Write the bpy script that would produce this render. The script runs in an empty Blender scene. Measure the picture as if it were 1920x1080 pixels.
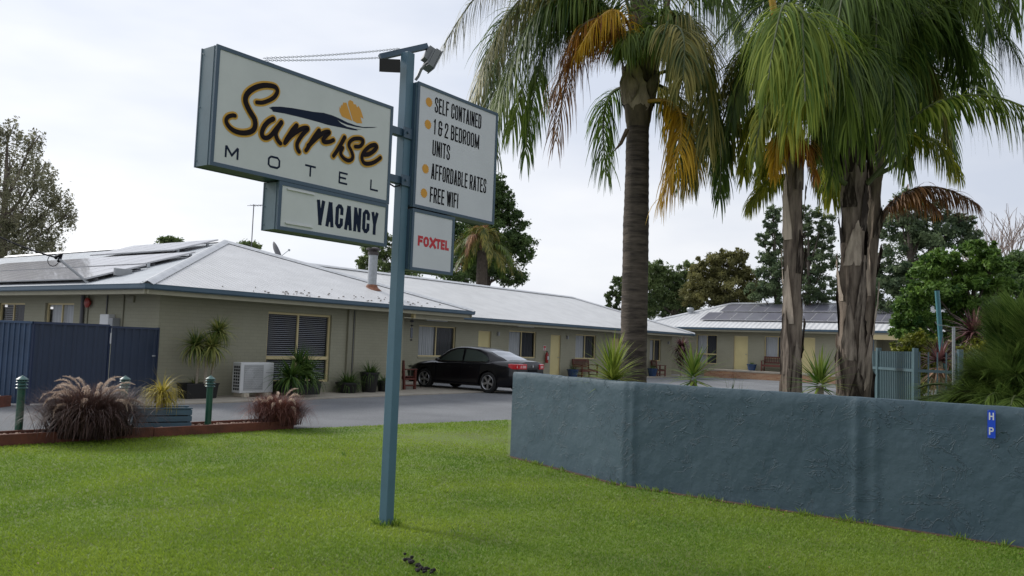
import bpy, bmesh, math, random
import numpy as np
from mathutils import Vector, Matrix, noise
R = math.radians
rnd = random.Random(7)
nr = np.random.RandomState(11)
sc = bpy.context.scene
COL = sc.collection
# ------------------------------------------------------------------ camera
F_PX, PITCH, ROLL, EYE = 1560.0, math.atan(105/1560), math.atan(.037), 1.6
cd = bpy.data.cameras.new("camera"); cam = bpy.data.objects.new("camera", cd); COL.objects.link(cam)
cd.sensor_width = 36; cd.lens = 36*F_PX/1920; cd.clip_start = .05; cd.clip_end = 3000
cam.matrix_world = Matrix.Translation((0, 0, EYE)) @ Matrix.Rotation(math.pi/2+PITCH, 4, 'X') @ Matrix.Rotation(ROLL, 4, 'Z')
sc.camera = cam
# ------------------------------------------------------------------ sky and sun
SUN_AZ, SUN_EL = R(-60), R(34)          # azimuth from +Y, clockwise: the bright part of the cloud is to the left
w = bpy.data.worlds.new("World"); sc.world = w; w.use_nodes = True
nt = w.node_tree; nt.nodes.clear()
N = nt.nodes.new; K = nt.links.new
out = N('ShaderNodeOutputWorld'); bg = N('ShaderNodeBackground'); K(bg.outputs[0], out.inputs[0])
sky = N('ShaderNodeTexSky'); sky.sky_type = 'NISHITA'; sky.sun_disc = False; sky.sun_elevation = SUN_EL; sky.sun_rotation = SUN_AZ
tc = N('ShaderNodeTexCoord'); sx = N('ShaderNodeSeparateXYZ'); K(tc.outputs['Generated'], sx.inputs[0])
mp = N('ShaderNodeMapping'); mp.inputs['Scale'].default_value = (1.0, 1.0, 3.2); mp.inputs['Rotation'].default_value = (0, R(18), 0); mp.inputs['Location'].default_value = (.35, .2, .1)
K(tc.outputs['Generated'], mp.inputs[0])
no = N('ShaderNodeTexNoise'); no.inputs['Scale'].default_value = 1.5; no.inputs['Detail'].default_value = 5; no.inputs['Roughness'].default_value = .5
K(mp.outputs[0], no.inputs['Vector'])
rp = N('ShaderNodeValToRGB'); e = rp.color_ramp.elements
e[0].position = .38; e[0].color = (5.7, 6.15, 7.1, 1); e[1].position = .62; e[1].color = (8.0, 8.1, 8.4, 1)
K(no.outputs['Fac'], rp.inputs[0])
# brighter cloud towards the left where the sun stands behind it
vm = N('ShaderNodeVectorMath'); vm.operation = 'DOT_PRODUCT'; K(tc.outputs['Generated'], vm.inputs[0])
vm.inputs[1].default_value = (math.sin(SUN_AZ)*math.cos(SUN_EL), math.cos(SUN_AZ)*math.cos(SUN_EL), math.sin(SUN_EL))
mr = N('ShaderNodeMapRange'); mr.inputs[1].default_value = -.6; mr.inputs[2].default_value = 1; mr.inputs[3].default_value = .86; mr.inputs[4].default_value = 1.25
K(vm.outputs['Value'], mr.inputs[0])
sm = N('ShaderNodeVectorMath'); sm.operation = 'SCALE'; K(rp.outputs[0], sm.inputs[0]); K(mr.outputs[0], sm.inputs['Scale'])
mx = N('ShaderNodeMix'); mx.data_type = 'RGBA'; mx.inputs[0].default_value = .93
K(sky.outputs[0], mx.inputs[6]); K(sm.outputs[0], mx.inputs[7]); K(mx.outputs[2], bg.inputs[0]); bg.inputs[1].default_value = .1
sd = bpy.data.lights.new("sun", 'SUN'); sd.energy = 2.7; sd.angle = R(12); sd.color = (1, .96, .9)
so = bpy.data.objects.new("sun", sd); COL.objects.link(so)
sdir = Vector((math.sin(SUN_AZ)*math.cos(SUN_EL), math.cos(SUN_AZ)*math.cos(SUN_EL), math.sin(SUN_EL)))
so.rotation_euler = sdir.to_track_quat('Z', 'Y').to_euler(); so.location = (-20, 0, 30)
vs = sc.view_settings; vs.view_transform = 'Standard'; vs.look = 'None'; vs.exposure = .16; vs.gamma = 1; vs.use_curve_mapping = False
sc.cycles.max_bounces = 6; sc.cycles.transparent_max_bounces = 8

# ------------------------------------------------------------------ helpers
_fw = Vector((0, math.cos(PITCH), math.sin(PITCH))); _rt = Vector((1, 0, 0)); _up = Vector((0, -math.sin(PITCH), math.cos(PITCH)))
def ray(px, py):
    dx, dy = px-960, 540-py
    return _fw*F_PX + _rt*(dx*math.cos(ROLL)-dy*math.sin(ROLL)) + _up*(dx*math.sin(ROLL)+dy*math.cos(ROLL))
def at(px, py, Y):            # a direction seen in the photograph -> world point at distance Y
    r = ray(px, py); return Vector((0, 0, EYE)) + r*(Y/r.y)

def empty(name, loc=(0, 0, 0), rz=0, label=None, cat=None, group=None, parent=None):
    o = bpy.data.objects.new(name, None); COL.objects.link(o); o.location = loc; o.rotation_euler = (0, 0, rz); o.empty_display_size = .1
    if parent: o.parent = parent
    tag(o, label, cat, group); return o
def tag(o, label=None, cat=None, group=None, kind=None):
    if label: o['label'] = label
    if cat: o['category'] = cat
    if group: o['group'] = group
    if kind: o['kind'] = kind
    return o
def copy_tree(o, parent=None):
    c = o.copy(); COL.objects.link(c)
    if parent: c.parent = parent
    for ch in o.children: copy_tree(ch, c)
    return c

class MB:
    def __init__(s): s.v = []; s.f = []; s.m = []; s.cur = 0; s.M = None
    def add(s, vs_, fs):
        b = len(s.v)
        if s.M is not None: vs_ = [tuple(s.M @ Vector(p)) for p in vs_]
        s.v += [tuple(p) for p in vs_]; s.f += [tuple(i+b for i in f) for f in fs]; s.m += [s.cur]*len(fs); return s
    def box(s, x0, x1, y0, y1, z0, z1):
        if x0 > x1: x0, x1 = x1, x0
        if y0 > y1: y0, y1 = y1, y0
        if z0 > z1: z0, z1 = z1, z0
        return s.add([(x0,y0,z0),(x1,y0,z0),(x1,y1,z0),(x0,y1,z0),(x0,y0,z1),(x1,y0,z1),(x1,y1,z1),(x0,y1,z1)],
              [(0,3,2,1),(4,5,6,7),(0,1,5,4),(1,2,6,5),(2,3,7,6),(3,0,4,7)])
    def quad(s, *p): return s.add(p, [tuple(range(len(p)))])
    def tube(s, pts, r, n=8, cap=True):
        pts = [Vector(p) for p in pts]; rs = r if isinstance(r, (list, tuple)) else [r]*len(pts)
        t0 = (pts[1]-pts[0]).normalized(); a = t0.orthogonal().normalized(); V = []; Fc = []
        for i, p in enumerate(pts):
            t = (pts[min(i+1, len(pts)-1)]-pts[max(i-1, 0)]).normalized()
            a = (a - t*a.dot(t)).normalized(); b = t.cross(a)
            for k in range(n):
                an = 2*math.pi*k/n; V.append(p + (a*math.cos(an)+b*math.sin(an))*rs[i])
        for i in range(len(pts)-1):
            for k in range(n):
                Fc.append((i*n+k, i*n+(k+1) % n, (i+1)*n+(k+1) % n, (i+1)*n+k))
        if cap: Fc.append(tuple(range(n-1, -1, -1))); Fc.append(tuple(range((len(pts)-1)*n, len(pts)*n)))
        return s.add(V, Fc)
    def lathe(s, prof, c=(0, 0, 0), n=20, cap=True):
        V = [(c[0]+r*math.cos(2*math.pi*k/n), c[1]+r*math.sin(2*math.pi*k/n), c[2]+z) for r, z in prof for k in range(n)]
        Fc = [(i*n+k, i*n+(k+1) % n, (i+1)*n+(k+1) % n, (i+1)*n+k) for i in range(len(prof)-1) for k in range(n)]
        if cap and prof[0][0] > 1e-4: Fc.append(tuple(range(n-1, -1, -1)))
        if cap and prof[-1][0] > 1e-4: Fc.append(tuple(range((len(prof)-1)*n, len(prof)*n)))
        return s.add(V, Fc)
    def build(s, name, mats, parent=None, smooth=False, bevel=0, loc=None, rz=None):
        me = bpy.data.meshes.new(name); me.from_pydata(s.v, [], s.f)
        mats = mats if isinstance(mats, (list, tuple)) else [mats]
        for m in mats: me.materials.append(m)
        if len(mats) > 1: me.polygons.foreach_set('material_index', s.m)
        if smooth:
            me.polygons.foreach_set('use_smooth', [True]*len(me.polygons))
            try: me.set_sharp_from_angle(angle=R(40))
            except Exception: pass
        me.update(); o = bpy.data.objects.new(name, me); COL.objects.link(o)
        if parent: o.parent = parent
        if loc is not None: o.location = loc
        if rz is not None: o.rotation_euler = (0, 0, rz)
        if bevel:
            md = o.modifiers.new('bevel', 'BEVEL'); md.width = bevel; md.segments = 2; md.limit_method = 'ANGLE'
        return o
def arr_obj(name, V, Fq, mat, parent=None, tint=None, smooth=False):
    """V (n,3), Fq (m,3 or 4) numpy -> mesh; tint is one value per vertex"""
    me = bpy.data.meshes.new(name); V = np.asarray(V, np.float32); Fq = np.asarray(Fq, np.int32); k = Fq.shape[1]
    me.vertices.add(len(V)); me.vertices.foreach_set('co', V.ravel()); me.loops.add(Fq.size); me.loops.foreach_set('vertex_index', Fq.ravel())
    me.polygons.add(len(Fq)); me.polygons.foreach_set('loop_start', np.arange(len(Fq), dtype=np.int32)*k)
    try: me.polygons.foreach_set('loop_total', np.full(len(Fq), k, np.int32))
    except Exception: pass
    if smooth: me.polygons.foreach_set('use_smooth', np.ones(len(Fq), bool))
    if tint is not None:
        a = me.attributes.new('tint', 'FLOAT', 'POINT'); a.data.foreach_set('value', np.asarray(tint, np.float32))
    me.update(calc_edges=True); me.validate(); me.materials.append(mat)
    o = bpy.data.objects.new(name, me); COL.objects.link(o)
    if parent: o.parent = parent
    return o

# ------------------------------------------------------------------ materials
def mat(name, col, rough=.6, var=.0, vscale=3, col2=None, bump=0, bscale=30, metal=0, spec=.5, stretch=(1, 1, 1), coat=0, detail=5, emit=None):
    m = bpy.data.materials.new(name); m.use_nodes = True; t = m.node_tree; b = t.nodes['Principled BSDF']
    b.inputs['Base Color'].default_value = (*col, 1); b.inputs['Roughness'].default_value = rough; b.inputs['Metallic'].default_value = metal
    b.inputs['Specular IOR Level'].default_value = spec; b.inputs['Coat Weight'].default_value = coat; b.inputs['Coat Roughness'].default_value = .04
    tc = t.nodes.new('ShaderNodeTexCoord'); mpn = t.nodes.new('ShaderNodeMapping'); mpn.inputs['Scale'].default_value = stretch; t.links.new(tc.outputs['Object'], mpn.inputs[0])
    if var or col2:
        n = t.nodes.new('ShaderNodeTexNoise'); n.inputs['Scale'].default_value = vscale; n.inputs['Detail'].default_value = detail; n.inputs['Roughness'].default_value = .62
        t.links.new(mpn.outputs[0], n.inputs['Vector'])
        r = t.nodes.new('ShaderNodeValToRGB'); t.links.new(n.outputs['Fac'], r.inputs[0]); el = r.color_ramp.elements
        c2 = col2 if col2 else tuple(c*(1-var) for c in col); c1 = col if col2 else tuple(min(1, c*(1+var)) for c in col)
        el[0].position = .36; el[0].color = (*c2, 1); el[1].position = .64; el[1].color = (*c1, 1); t.links.new(r.outputs[0], b.inputs['Base Color'])
    if bump:
        n2 = t.nodes.new('ShaderNodeTexNoise'); n2.inputs['Scale'].default_value = bscale; n2.inputs['Detail'].default_value = 6; t.links.new(mpn.outputs[0], n2.inputs['Vector'])
        bp = t.nodes.new('ShaderNodeBump'); bp.inputs['Strength'].default_value = min(1, bump); bp.inputs['Distance'].default_value = .02; t.links.new(n2.outputs['Fac'], bp.inputs['Height']); t.links.new(bp.outputs[0], b.inputs['Normal'])
    return m
def leafmat(name, a, b_, trans=.35, rough=.5, c=None, spec=.35, nscale=1.2):
    """tint attribute picks between two leaf colours, a soft noise shifts whole clumps"""
    m = bpy.data.materials.new(name); m.use_nodes = True; t = m.node_tree; t.nodes.clear(); L = t.links.new; Nn = t.nodes.new
    o = Nn('ShaderNodeOutputMaterial'); p = Nn('ShaderNodeBsdfPrincipled'); tr = Nn('ShaderNodeBsdfTranslucent'); ms = Nn('ShaderNodeMixShader')
    at_ = Nn('ShaderNodeAttribute'); at_.attribute_name = 'tint'
    tcn = Nn('ShaderNodeTexCoord'); n = Nn('ShaderNodeTexNoise'); n.inputs['Scale'].default_value = nscale; n.inputs['Detail'].default_value = 3; L(tcn.outputs['Object'], n.inputs['Vector'])
    ad = Nn('ShaderNodeMath'); ad.operation = 'MULTIPLY_ADD'; ad.inputs[1].default_value = 1.2; L(n.outputs['Fac'], ad.inputs[0])
    sb = Nn('ShaderNodeMath'); sb.operation = 'ADD'; sb.inputs[1].default_value = -.6; L(at_.outputs['Fac'], sb.inputs[0]); L(sb.outputs[0], ad.inputs[2])
    r = Nn('ShaderNodeValToRGB'); L(ad.outputs[0], r.inputs[0]); el = r.color_ramp.elements
    el[0].position = .1; el[0].color = (*a, 1); el[1].position = .9; el[1].color = (*b_, 1)
    if c: q = el.new(.97); q.color = (*c, 1)
    L(r.outputs[0], p.inputs['Base Color']); L(r.outputs[0], tr.inputs[0]); p.inputs['Roughness'].default_value = rough; p.inputs['Specular IOR Level'].default_value = spec
    ms.inputs[0].default_value = trans; L(p.outputs[0], ms.inputs[1]); L(tr.outputs[0], ms.inputs[2]); L(ms.outputs[0], o.inputs[0]); return m
def nodes_of(m): return m.node_tree, m.node_tree.nodes['Principled BSDF']

def render_wall_mat():
    """roughly trowelled render: curved trowel ridges and small lumps as relief, slightly blotchy paint"""
    m = mat('painted_render', (.047, .081, .106), .62, col2=(.063, .100, .126), vscale=1.6, spec=.35); t, b = nodes_of(m); L = t.links.new; Nn = t.nodes.new
    tcn = Nn('ShaderNodeTexCoord'); nz = Nn('ShaderNodeTexNoise'); nz.inputs['Scale'].default_value = 3.2; nz.inputs['Detail'].default_value = 3; L(tcn.outputs['Object'], nz.inputs['Vector'])
    ns = Nn('ShaderNodeTexNoise'); ns.inputs['Scale'].default_value = 3.6; ns.inputs['Detail'].default_value = 6; ns.inputs['Distortion'].default_value = 1.6; ns.inputs['Roughness'].default_value = .55; L(tcn.outputs['Object'], ns.inputs['Vector'])
    # thin ridge lines where the distorted noise crosses .5
    ab = Nn('ShaderNodeMath'); ab.operation = 'SUBTRACT'; ab.inputs[1].default_value = .52; L(ns.outputs['Fac'], ab.inputs[0])
    a2 = Nn('ShaderNodeMath'); a2.operation = 'ABSOLUTE'; L(ab.outputs[0], a2.inputs[0])
    rg = Nn('ShaderNodeMapRange'); rg.inputs[1].default_value = 0; rg.inputs[2].default_value = .022; rg.inputs[3].default_value = 1; rg.inputs[4].default_value = 0; L(a2.outputs[0], rg.inputs[0])
    mk = Nn('ShaderNodeMapRange'); mk.inputs[1].default_value = .42; mk.inputs[2].default_value = .60; L(nz.outputs['Fac'], mk.inputs[0])
    mu = Nn('ShaderNodeMath'); mu.operation = 'MULTIPLY'; L(rg.outputs[0], mu.inputs[0]); L(mk.outputs[0], mu.inputs[1])
    fn = Nn('ShaderNodeTexNoise'); fn.inputs['Scale'].default_value = 6; fn.inputs['Detail'].default_value = 5; fn.inputs['Roughness'].default_value = .5; L(tcn.outputs['Object'], fn.inputs['Vector'])
    ad = Nn('ShaderNodeMath'); ad.operation = 'MULTIPLY_ADD'; ad.inputs[1].default_value = .42; L(mu.outputs[0], ad.inputs[0]); L(fn.outputs['Fac'], ad.inputs[2])
    vo = Nn('ShaderNodeTexVoronoi'); vo.inputs['Scale'].default_value = 13; L(tcn.outputs['Object'], vo.inputs['Vector'])
    vr = Nn('ShaderNodeMapRange'); vr.inputs[1].default_value = 0; vr.inputs[2].default_value = .16; vr.inputs[3].default_value = .45; vr.inputs[4].default_value = 0; L(vo.outputs['Distance'], vr.inputs[0])
    vmk = Nn('ShaderNodeMath'); vmk.operation = 'MULTIPLY'; L(vr.outputs[0], vmk.inputs[0]); L(mk.outputs[0], vmk.inputs[1])
    ad2 = Nn('ShaderNodeMath'); ad2.operation = 'ADD'; L(ad.outputs[0], ad2.inputs[0]); L(vmk.outputs[0], ad2.inputs[1])
    bp = Nn('ShaderNodeBump'); bp.inputs['Strength'].default_value = .75; bp.inputs['Distance'].default_value = .020; L(ad2.outputs[0], bp.inputs['Height']); L(bp.outputs[0], b.inputs['Normal'])
    return m
def brick_mat(name, c1, c2, mort, bump=.35, sx_=1.0):
    m = mat(name, c1, .75, spec=.25); t, b = nodes_of(m); L = t.links.new; Nn = t.nodes.new
    tcn = Nn('ShaderNodeTexCoord'); s3 = Nn('ShaderNodeSeparateXYZ'); L(tcn.outputs['Object'], s3.inputs[0])
    ad = Nn('ShaderNodeMath'); L(s3.outputs[0], ad.inputs[0]); L(s3.outputs[1], ad.inputs[1]); cb = Nn('ShaderNodeCombineXYZ'); L(ad.outputs[0], cb.inputs[0]); L(s3.outputs[2], cb.inputs[1])
    br = Nn('ShaderNodeTexBrick'); L(cb.outputs[0], br.inputs['Vector']); br.inputs['Scale'].default_value = 1; br.inputs['Brick Width'].default_value = .24*sx_; br.inputs['Row Height'].default_value = .086
    br.inputs['Mortar Size'].default_value = .006; br.inputs['Mortar Smooth'].default_value = .5
    br.inputs['Color1'].default_value = (*c1, 1); br.inputs['Color2'].default_value = (*c2, 1); br.inputs['Mortar'].default_value = (*mort, 1)
    n = Nn('ShaderNodeTexNoise'); n.inputs['Scale'].default_value = .8; n.inputs['Detail'].default_value = 6; L(tcn.outputs['Object'], n.inputs['Vector'])
    mx_ = Nn('ShaderNodeMix'); mx_.data_type = 'RGBA'; mx_.blend_type = 'MULTIPLY'; mx_.inputs[0].default_value = 1; rr = Nn('ShaderNodeValToRGB'); rr.color_ramp.elements[0].position = .3; rr.color_ramp.elements[0].color = (.86, .86, .84, 1); rr.color_ramp.elements[1].position = .7
    L(n.outputs['Fac'], rr.inputs[0]); L(br.outputs['Color'], mx_.inputs[6]); L(rr.outputs[0], mx_.inputs[7]); L(mx_.outputs[2], b.inputs['Base Color'])
    bp = Nn('ShaderNodeBump'); bp.invert = True; bp.inputs['Strength'].default_value = bump; bp.inputs['Distance'].default_value = .008; L(br.outputs['Fac'], bp.inputs['Height']); L(bp.outputs[0], b.inputs['Normal'])
    return m
def corrugated(name, col, axis, pitch, depth=.018, col2=None, rough=.45, dirt=None):
    m = mat(name, col, rough, col2=col2 or tuple(c*.88 for c in col), vscale=1.3, spec=.4, detail=8); t, b = nodes_of(m); L = t.links.new; Nn = t.nodes.new
    tcn = Nn('ShaderNodeTexCoord'); s3 = Nn('ShaderNodeSeparateXYZ'); L(tcn.outputs['Object'], s3.inputs[0])
    if axis == 'XY': a0 = Nn('ShaderNodeMath'); L(s3.outputs[0], a0.inputs[0]); L(s3.outputs[1], a0.inputs[1]); src = a0.outputs[0]
    else: src = s3.outputs['XYZ'.index(axis)]
    mu = Nn('ShaderNodeMath'); mu.operation = 'MULTIPLY'; mu.inputs[1].default_value = 2*math.pi/pitch; L(src, mu.inputs[0])
    si = Nn('ShaderNodeMath'); si.operation = 'SINE'; L(mu.outputs[0], si.inputs[0])
    bp = Nn('ShaderNodeBump'); bp.inputs['Strength'].default_value = 1; bp.inputs['Distance'].default_value = depth/2; L(si.outputs[0], bp.inputs['Height']); L(bp.outputs[0], b.inputs['Normal'])
    if dirt:
        n = Nn('ShaderNodeTexNoise'); n.inputs['Scale'].default_value = 2.6; n.inputs['Detail'].default_value = 9; n.inputs['Roughness'].default_value = .75; L(tcn.outputs['Object'], n.inputs['Vector'])
        rr = Nn('ShaderNodeMapRange'); rr.inputs[1].default_value = .66; rr.inputs[2].default_value = .74; L(n.outputs['Fac'], rr.inputs[0])
        mx_ = Nn('ShaderNodeMix'); mx_.data_type = 'RGBA'; L(rr.outputs[0], mx_.inputs[0]); L(b.inputs['Base Color'].links[0].from_socket, mx_.inputs[6]); mx_.inputs[7].default_value = (*dirt, 1); L(mx_.outputs[2], b.inputs['Base Color'])
    return m
TEAL = mat('teal_painted_steel', (.075, .15, .205), .42, var=.06, vscale=4, spec=.5)
TEAL_DK = mat('teal_frame_paint', (.045, .085, .13), .4, var=.06, vscale=4)
TEAL_LIT = mat('teal_lit_end', (.10, .155, .19), .45, var=.08, vscale=6)  # brighter copy of the frame teal, light on the box ends put into colour
SIGNW = mat('sign_face_white', (.58, .61, .60), .35, col2=(.51, .54, .53), vscale=1.6, detail=9)
SIGNW2 = mat('sign_face_cool_white', (.60, .62, .66), .3, col2=(.54, .56, .60), vscale=1.6, detail=9)
NAVY = mat('navy_vinyl', (.010, .018, .042), .7, spec=.15)
INK = mat('dark_brown_vinyl', (.010, .006, .008), .7, spec=.15)
GOLD = mat('gold_vinyl', (.62, .29, .02), .45)
GOLD2 = mat('gold_outline_vinyl', (.58, .33, .06), .6, spec=.2)
BLACKV = mat('black_vinyl', (.006, .006, .009), .7, spec=.15)
REDV = mat('red_vinyl', (.50, .01, .02), .4)
WALLR = render_wall_mat()
BRICK = brick_mat('olive_painted_brick', (.335, .325, .245), (.32, .31, .235), (.285, .275, .208), .4)
BRICKR = brick_mat('red_step_brick', (.33, .17, .10), (.42, .26, .15), (.4, .36, .3), .5)
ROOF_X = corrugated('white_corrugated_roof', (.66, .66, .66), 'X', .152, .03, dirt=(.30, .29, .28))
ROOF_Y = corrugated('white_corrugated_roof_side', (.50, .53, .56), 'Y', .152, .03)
ROOF_X2 = corrugated('white_roof_sheet', (.68, .68, .67), 'X', .152, .025)
ROOF_R = corrugated('pale_grey_ribbed_roof', (.62, .63, .64), 'Y', .3, .03)
RIDGE = mat('ridge_capping', (.62, .63, .64), .45, var=.08, vscale=4)
GUT = mat('blue_grey_gutter', (.07, .12, .17), .38, var=.06, vscale=2)
SOFF = mat('cream_eave_lining', (.36, .34, .25), .7, var=.05)
CREAM = mat('cream_window_frame', (.60, .50, .27), .5)
CREAMD = mat('pale_yellow_door', (.60, .52, .26), .55, var=.04, vscale=2)
DARKIN = mat('unlit_room_black', (.012, .012, .014), .9)  # near-black colour stands in for the shade of the unlit rooms
BLIND = mat('blind_slat', (.62, .65, .72), .6)
CURT = mat('sheer_curtain', (.60, .63, .66), .8, var=.12, vscale=3, stretch=(9, 9, .3))
CURTD = mat('dark_curtain', (.06, .065, .075), .8, var=.25, vscale=3, stretch=(9, 9, .3))
CONC = mat('concrete_path', (.33, .30, .25), .85, var=.12, vscale=2.5, bump=.2, bscale=40)
CONCW = mat('pale_concrete', (.5, .45, .36), .85, var=.1, vscale=5)
PIPE = mat('painted_downpipe', (.22, .21, .15), .5, var=.05)
PIPEG = mat('grey_pipe', (.10, .10, .11), .5)
GALV = mat('galvanised_steel', (.36, .38, .40), .45, var=.1, vscale=12, metal=.4)
WHITEP = mat('white_enamel', (.62, .63, .64), .4, var=.03)
GREYP = mat('grey_grille', (.30, .31, .32), .55)
BLKP = mat('black_plastic_pot', (.006, .006, .007), .45)
GREENP = mat('dark_green_paint', (.012, .075, .045), .35, var=.1, vscale=5)
GREENC = mat('weathered_green_cap', (.06, .13, .12), .4, var=.25, vscale=14)
BLUEPOT = mat('glazed_blue_pot', (.02, .05, .13), .2, var=.1)
BLUEW = mat('blue_grey_painted_timber', (.06, .115, .155), .6, var=.12, vscale=3, stretch=(1, 6, 6), bump=.2)
RUST = mat('red_brown_sleeper', (.15, .045, .025), .75, col2=(.09, .03, .018), vscale=5, bump=.3, bscale=30)
REDWOOD = mat('red_stained_timber', (.13, .03, .02), .5, col2=(.075, .02, .014), vscale=5, stretch=(1, 1, 5))
FENCEB = corrugated('dark_blue_steel_sheet', (.022, .036, .082), 'XY', .19, .03, rough=.5)
FENCEB2 = mat('dark_blue_fence_trim', (.022, .036, .08), .45)
PANEL = mat('solar_cell_glass', (.15, .15, .18), .38, spec=1, col2=(.18, .18, .22), vscale=1, coat=.6)
PANELF = mat('aluminium_panel_frame', (.5, .5, .52), .35, metal=.3)
def glass(name, col, rough=.06, alpha=.35):
    m = mat(name, col, rough, spec=.8); t, b = nodes_of(m); b.inputs['Alpha'].default_value = alpha; return m
GLASS = glass('window_glass', (.02, .025, .03), .05, .22)
CARP = mat('black_metallic_car_paint', (.003, .0028, .005), .3, coat=.5, spec=.3)
CARG = glass('car_glass', (.03, .045, .04), .04, .72)
RUBBER = mat('tyre_rubber', (.012, .012, .012), .8)
ALLOY = mat('alloy_wheel', (.45, .45, .46), .3, metal=.8)
CHROME = mat('chrome', (.6, .6, .62), .15, metal=1)
TAIL = mat('tail_lamp_red', (.55, .01, .02), .12, coat=1)
TAILW = mat('tail_lamp_clear', (.7, .35, .35), .12, coat=1)
SIGNBLUE = mat('blue_enamel_sign', (.005, .06, .55), .3)
# ------------------------------------------------------------------ the motel's own axes: x along the long fronts, y away from the drive
C0 = Vector((-8.21, 19.81, 0)); RZ = R(90-36.3); MBF = Matrix.Translation(C0) @ Matrix.Rotation(RZ, 4, 'Z')
def W(x, y, z=0): return MBF @ Vector((x, y, z))

# ------------------------------------------------------------------ ground
def grid_sheet(name, pts, m, z, thing=True):
    mb = MB(); mb.quad(*[(x, y, z) for x, y in pts]); o = mb.build(name, m); tag(o, kind='structure'); return o
soil = mat('dry_grass_ground', (.07, .075, .035), .95, col2=(.10, .085, .05), vscale=.3)
grid_sheet('ground', [(-900, -300), (900, -300), (900, 1600), (-900, 1600)], soil, -.004)
gr = mat('blue_grey_gravel', (.228, .236, .246), .95, col2=(.165, .171, .180), vscale=.35, detail=9, spec=.2)
t, b = nodes_of(gr); L = t.links.new; Nn = t.nodes.new
tcn = Nn('ShaderNodeTexCoord'); n1 = Nn('ShaderNodeTexNoise'); n1.inputs['Scale'].default_value = 26; n1.inputs['Detail'].default_value = 8; n1.inputs['Roughness'].default_value = .8; L(tcn.outputs['Object'], n1.inputs['Vector'])
rr = Nn('ShaderNodeValToRGB'); rr.color_ramp.elements[0].position = .3; rr.color_ramp.elements[0].color = (.62, .62, .62, 1); rr.color_ramp.elements[1].position = .72; rr.color_ramp.elements[1].color = (1.25, 1.25, 1.25, 1); L(n1.outputs['Fac'], rr.inputs[0])
mm = Nn('ShaderNodeMix'); mm.data_type = 'RGBA'; mm.blend_type = 'MULTIPLY'; mm.inputs[0].default_value = 1; L(b.inputs['Base Color'].links[0].from_socket, mm.inputs[6]); L(rr.outputs[0], mm.inputs[7]); L(mm.outputs[2], b.inputs['Base Color'])
bp = Nn('ShaderNodeBump'); bp.inputs['Strength'].default_value = .8; bp.inputs['Distance'].default_value = .03; L(n1.outputs['Fac'], bp.inputs['Height']); L(bp.outputs[0], b.inputs['Normal'])
grid_sheet('gravel_drive', [(-40, -4), (45, -4), (45, 90), (-40, 90)], gr, 0)
LAWN = [(-16, .6), (-6.72, 11.03), (-3.70, 14.40), (.02, 17.63), (2.6, 19.6), (9, 15), (14, 6), (14, -2), (-16, -2)]
lawn_m = mat('lawn_turf', (.11, .17, .015), .95, col2=(.09, .12, .02), vscale=1.2)
grid_sheet('lawn', LAWN, lawn_m, .008)
def inside(x, y, poly):
    c = np.zeros(x.shape, bool); j = len(poly)-1
    for i in range(len(poly)):
        xi, yi = poly[i]; xj, yj = poly[j]
        c ^= ((yi > y) != (yj > y)) & (x < (xj-xi)*(y-yi)/(yj-yi+1e-12)+xi); j = i
    return c
WALL = [(.06, 11.94), (1.36, 9.80), (4.53, 7.26), (10.9, 2.13)]
def grass_blades():
    n = 640000
    d = 3.4*np.exp(nr.rand(n)*math.log(19.5/3.4)); x = (nr.rand(n)*2-1)*d*.68; y = d
    k = inside(x, y, LAWN)
    def side(a, b_): return (b_[0]-a[0])*(y-a[1])-(b_[1]-a[1])*(x-a[0])
    wn = np.array([noise.noise(Vector((a*3, b_*3, 1))) for a, b_ in zip(x, y)])*.35
    behind = (side(WALL[0], WALL[1]) > -(.13+wn)) & (side(WALL[1], WALL[2]) > -(.20+wn)) & (x > WALL[0][0]-.04)
    k &= ~behind
    # worn, thin patches
    pn = np.array([noise.noise(Vector((a*.55, b_*.55, 3.3))) for a, b_ in zip(x[::1], y[::1])])
    worn = np.exp(-(((x+.9)/1.3)**2+((y-14.0)/.9)**2))
    k &= nr.rand(n) > worn*.55
    post = np.hypot(x+1.01, y-7.3); k &= post > .075
    x, y, d, pn, worn = x[k], y[k], d[k], pn[k], worn[k]; n = len(x)
    h = (.017+.018*nr.rand(n))*(1+.25*pn)*(1-.35*worn); wd = .0014+.00042*d; an = nr.rand(n)*math.pi; la = nr.rand(n)*2*math.pi; le = h*(.25+.75*nr.rand(n))
    dx, dy = np.cos(an)*wd, np.sin(an)*wd; lx, ly = np.cos(la)*le, np.sin(la)*le; z0 = np.full(n, .004)
    P = np.stack([np.stack([x-dx, y-dy, z0], 1), np.stack([x+dx, y+dy, z0], 1),
                  np.stack([x+dx*.7+lx*.4, y+dy*.7+ly*.4, h*.62], 1), np.stack([x+lx, y+ly, h], 1)], 1).reshape(-1, 3)
    Fq = np.arange(n*4).reshape(-1, 4)
    big = np.array([noise.noise(Vector((a*1.6, b_*1.6, 8))) for a, b_ in zip(x, y)])
    dry = np.exp(-((post[k] if False else np.hypot(x+.9, y-7.15))/.55)**2)*.5
    ti = .5+.30*(nr.rand(n)-.5)+.30*pn+.15*big+dry*.7+worn*.45
    m = leafmat('lawn_blades', (.090, .200, .016), (.30, .395, .042), .45, .55, nscale=.5)
    o = arr_obj('grass', P, Fq, m, tint=np.repeat(ti, 4)); tag(o, kind='stuff', label='short bright green mown grass covering the front lawn', cat='grass')
grass_blades()
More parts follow.
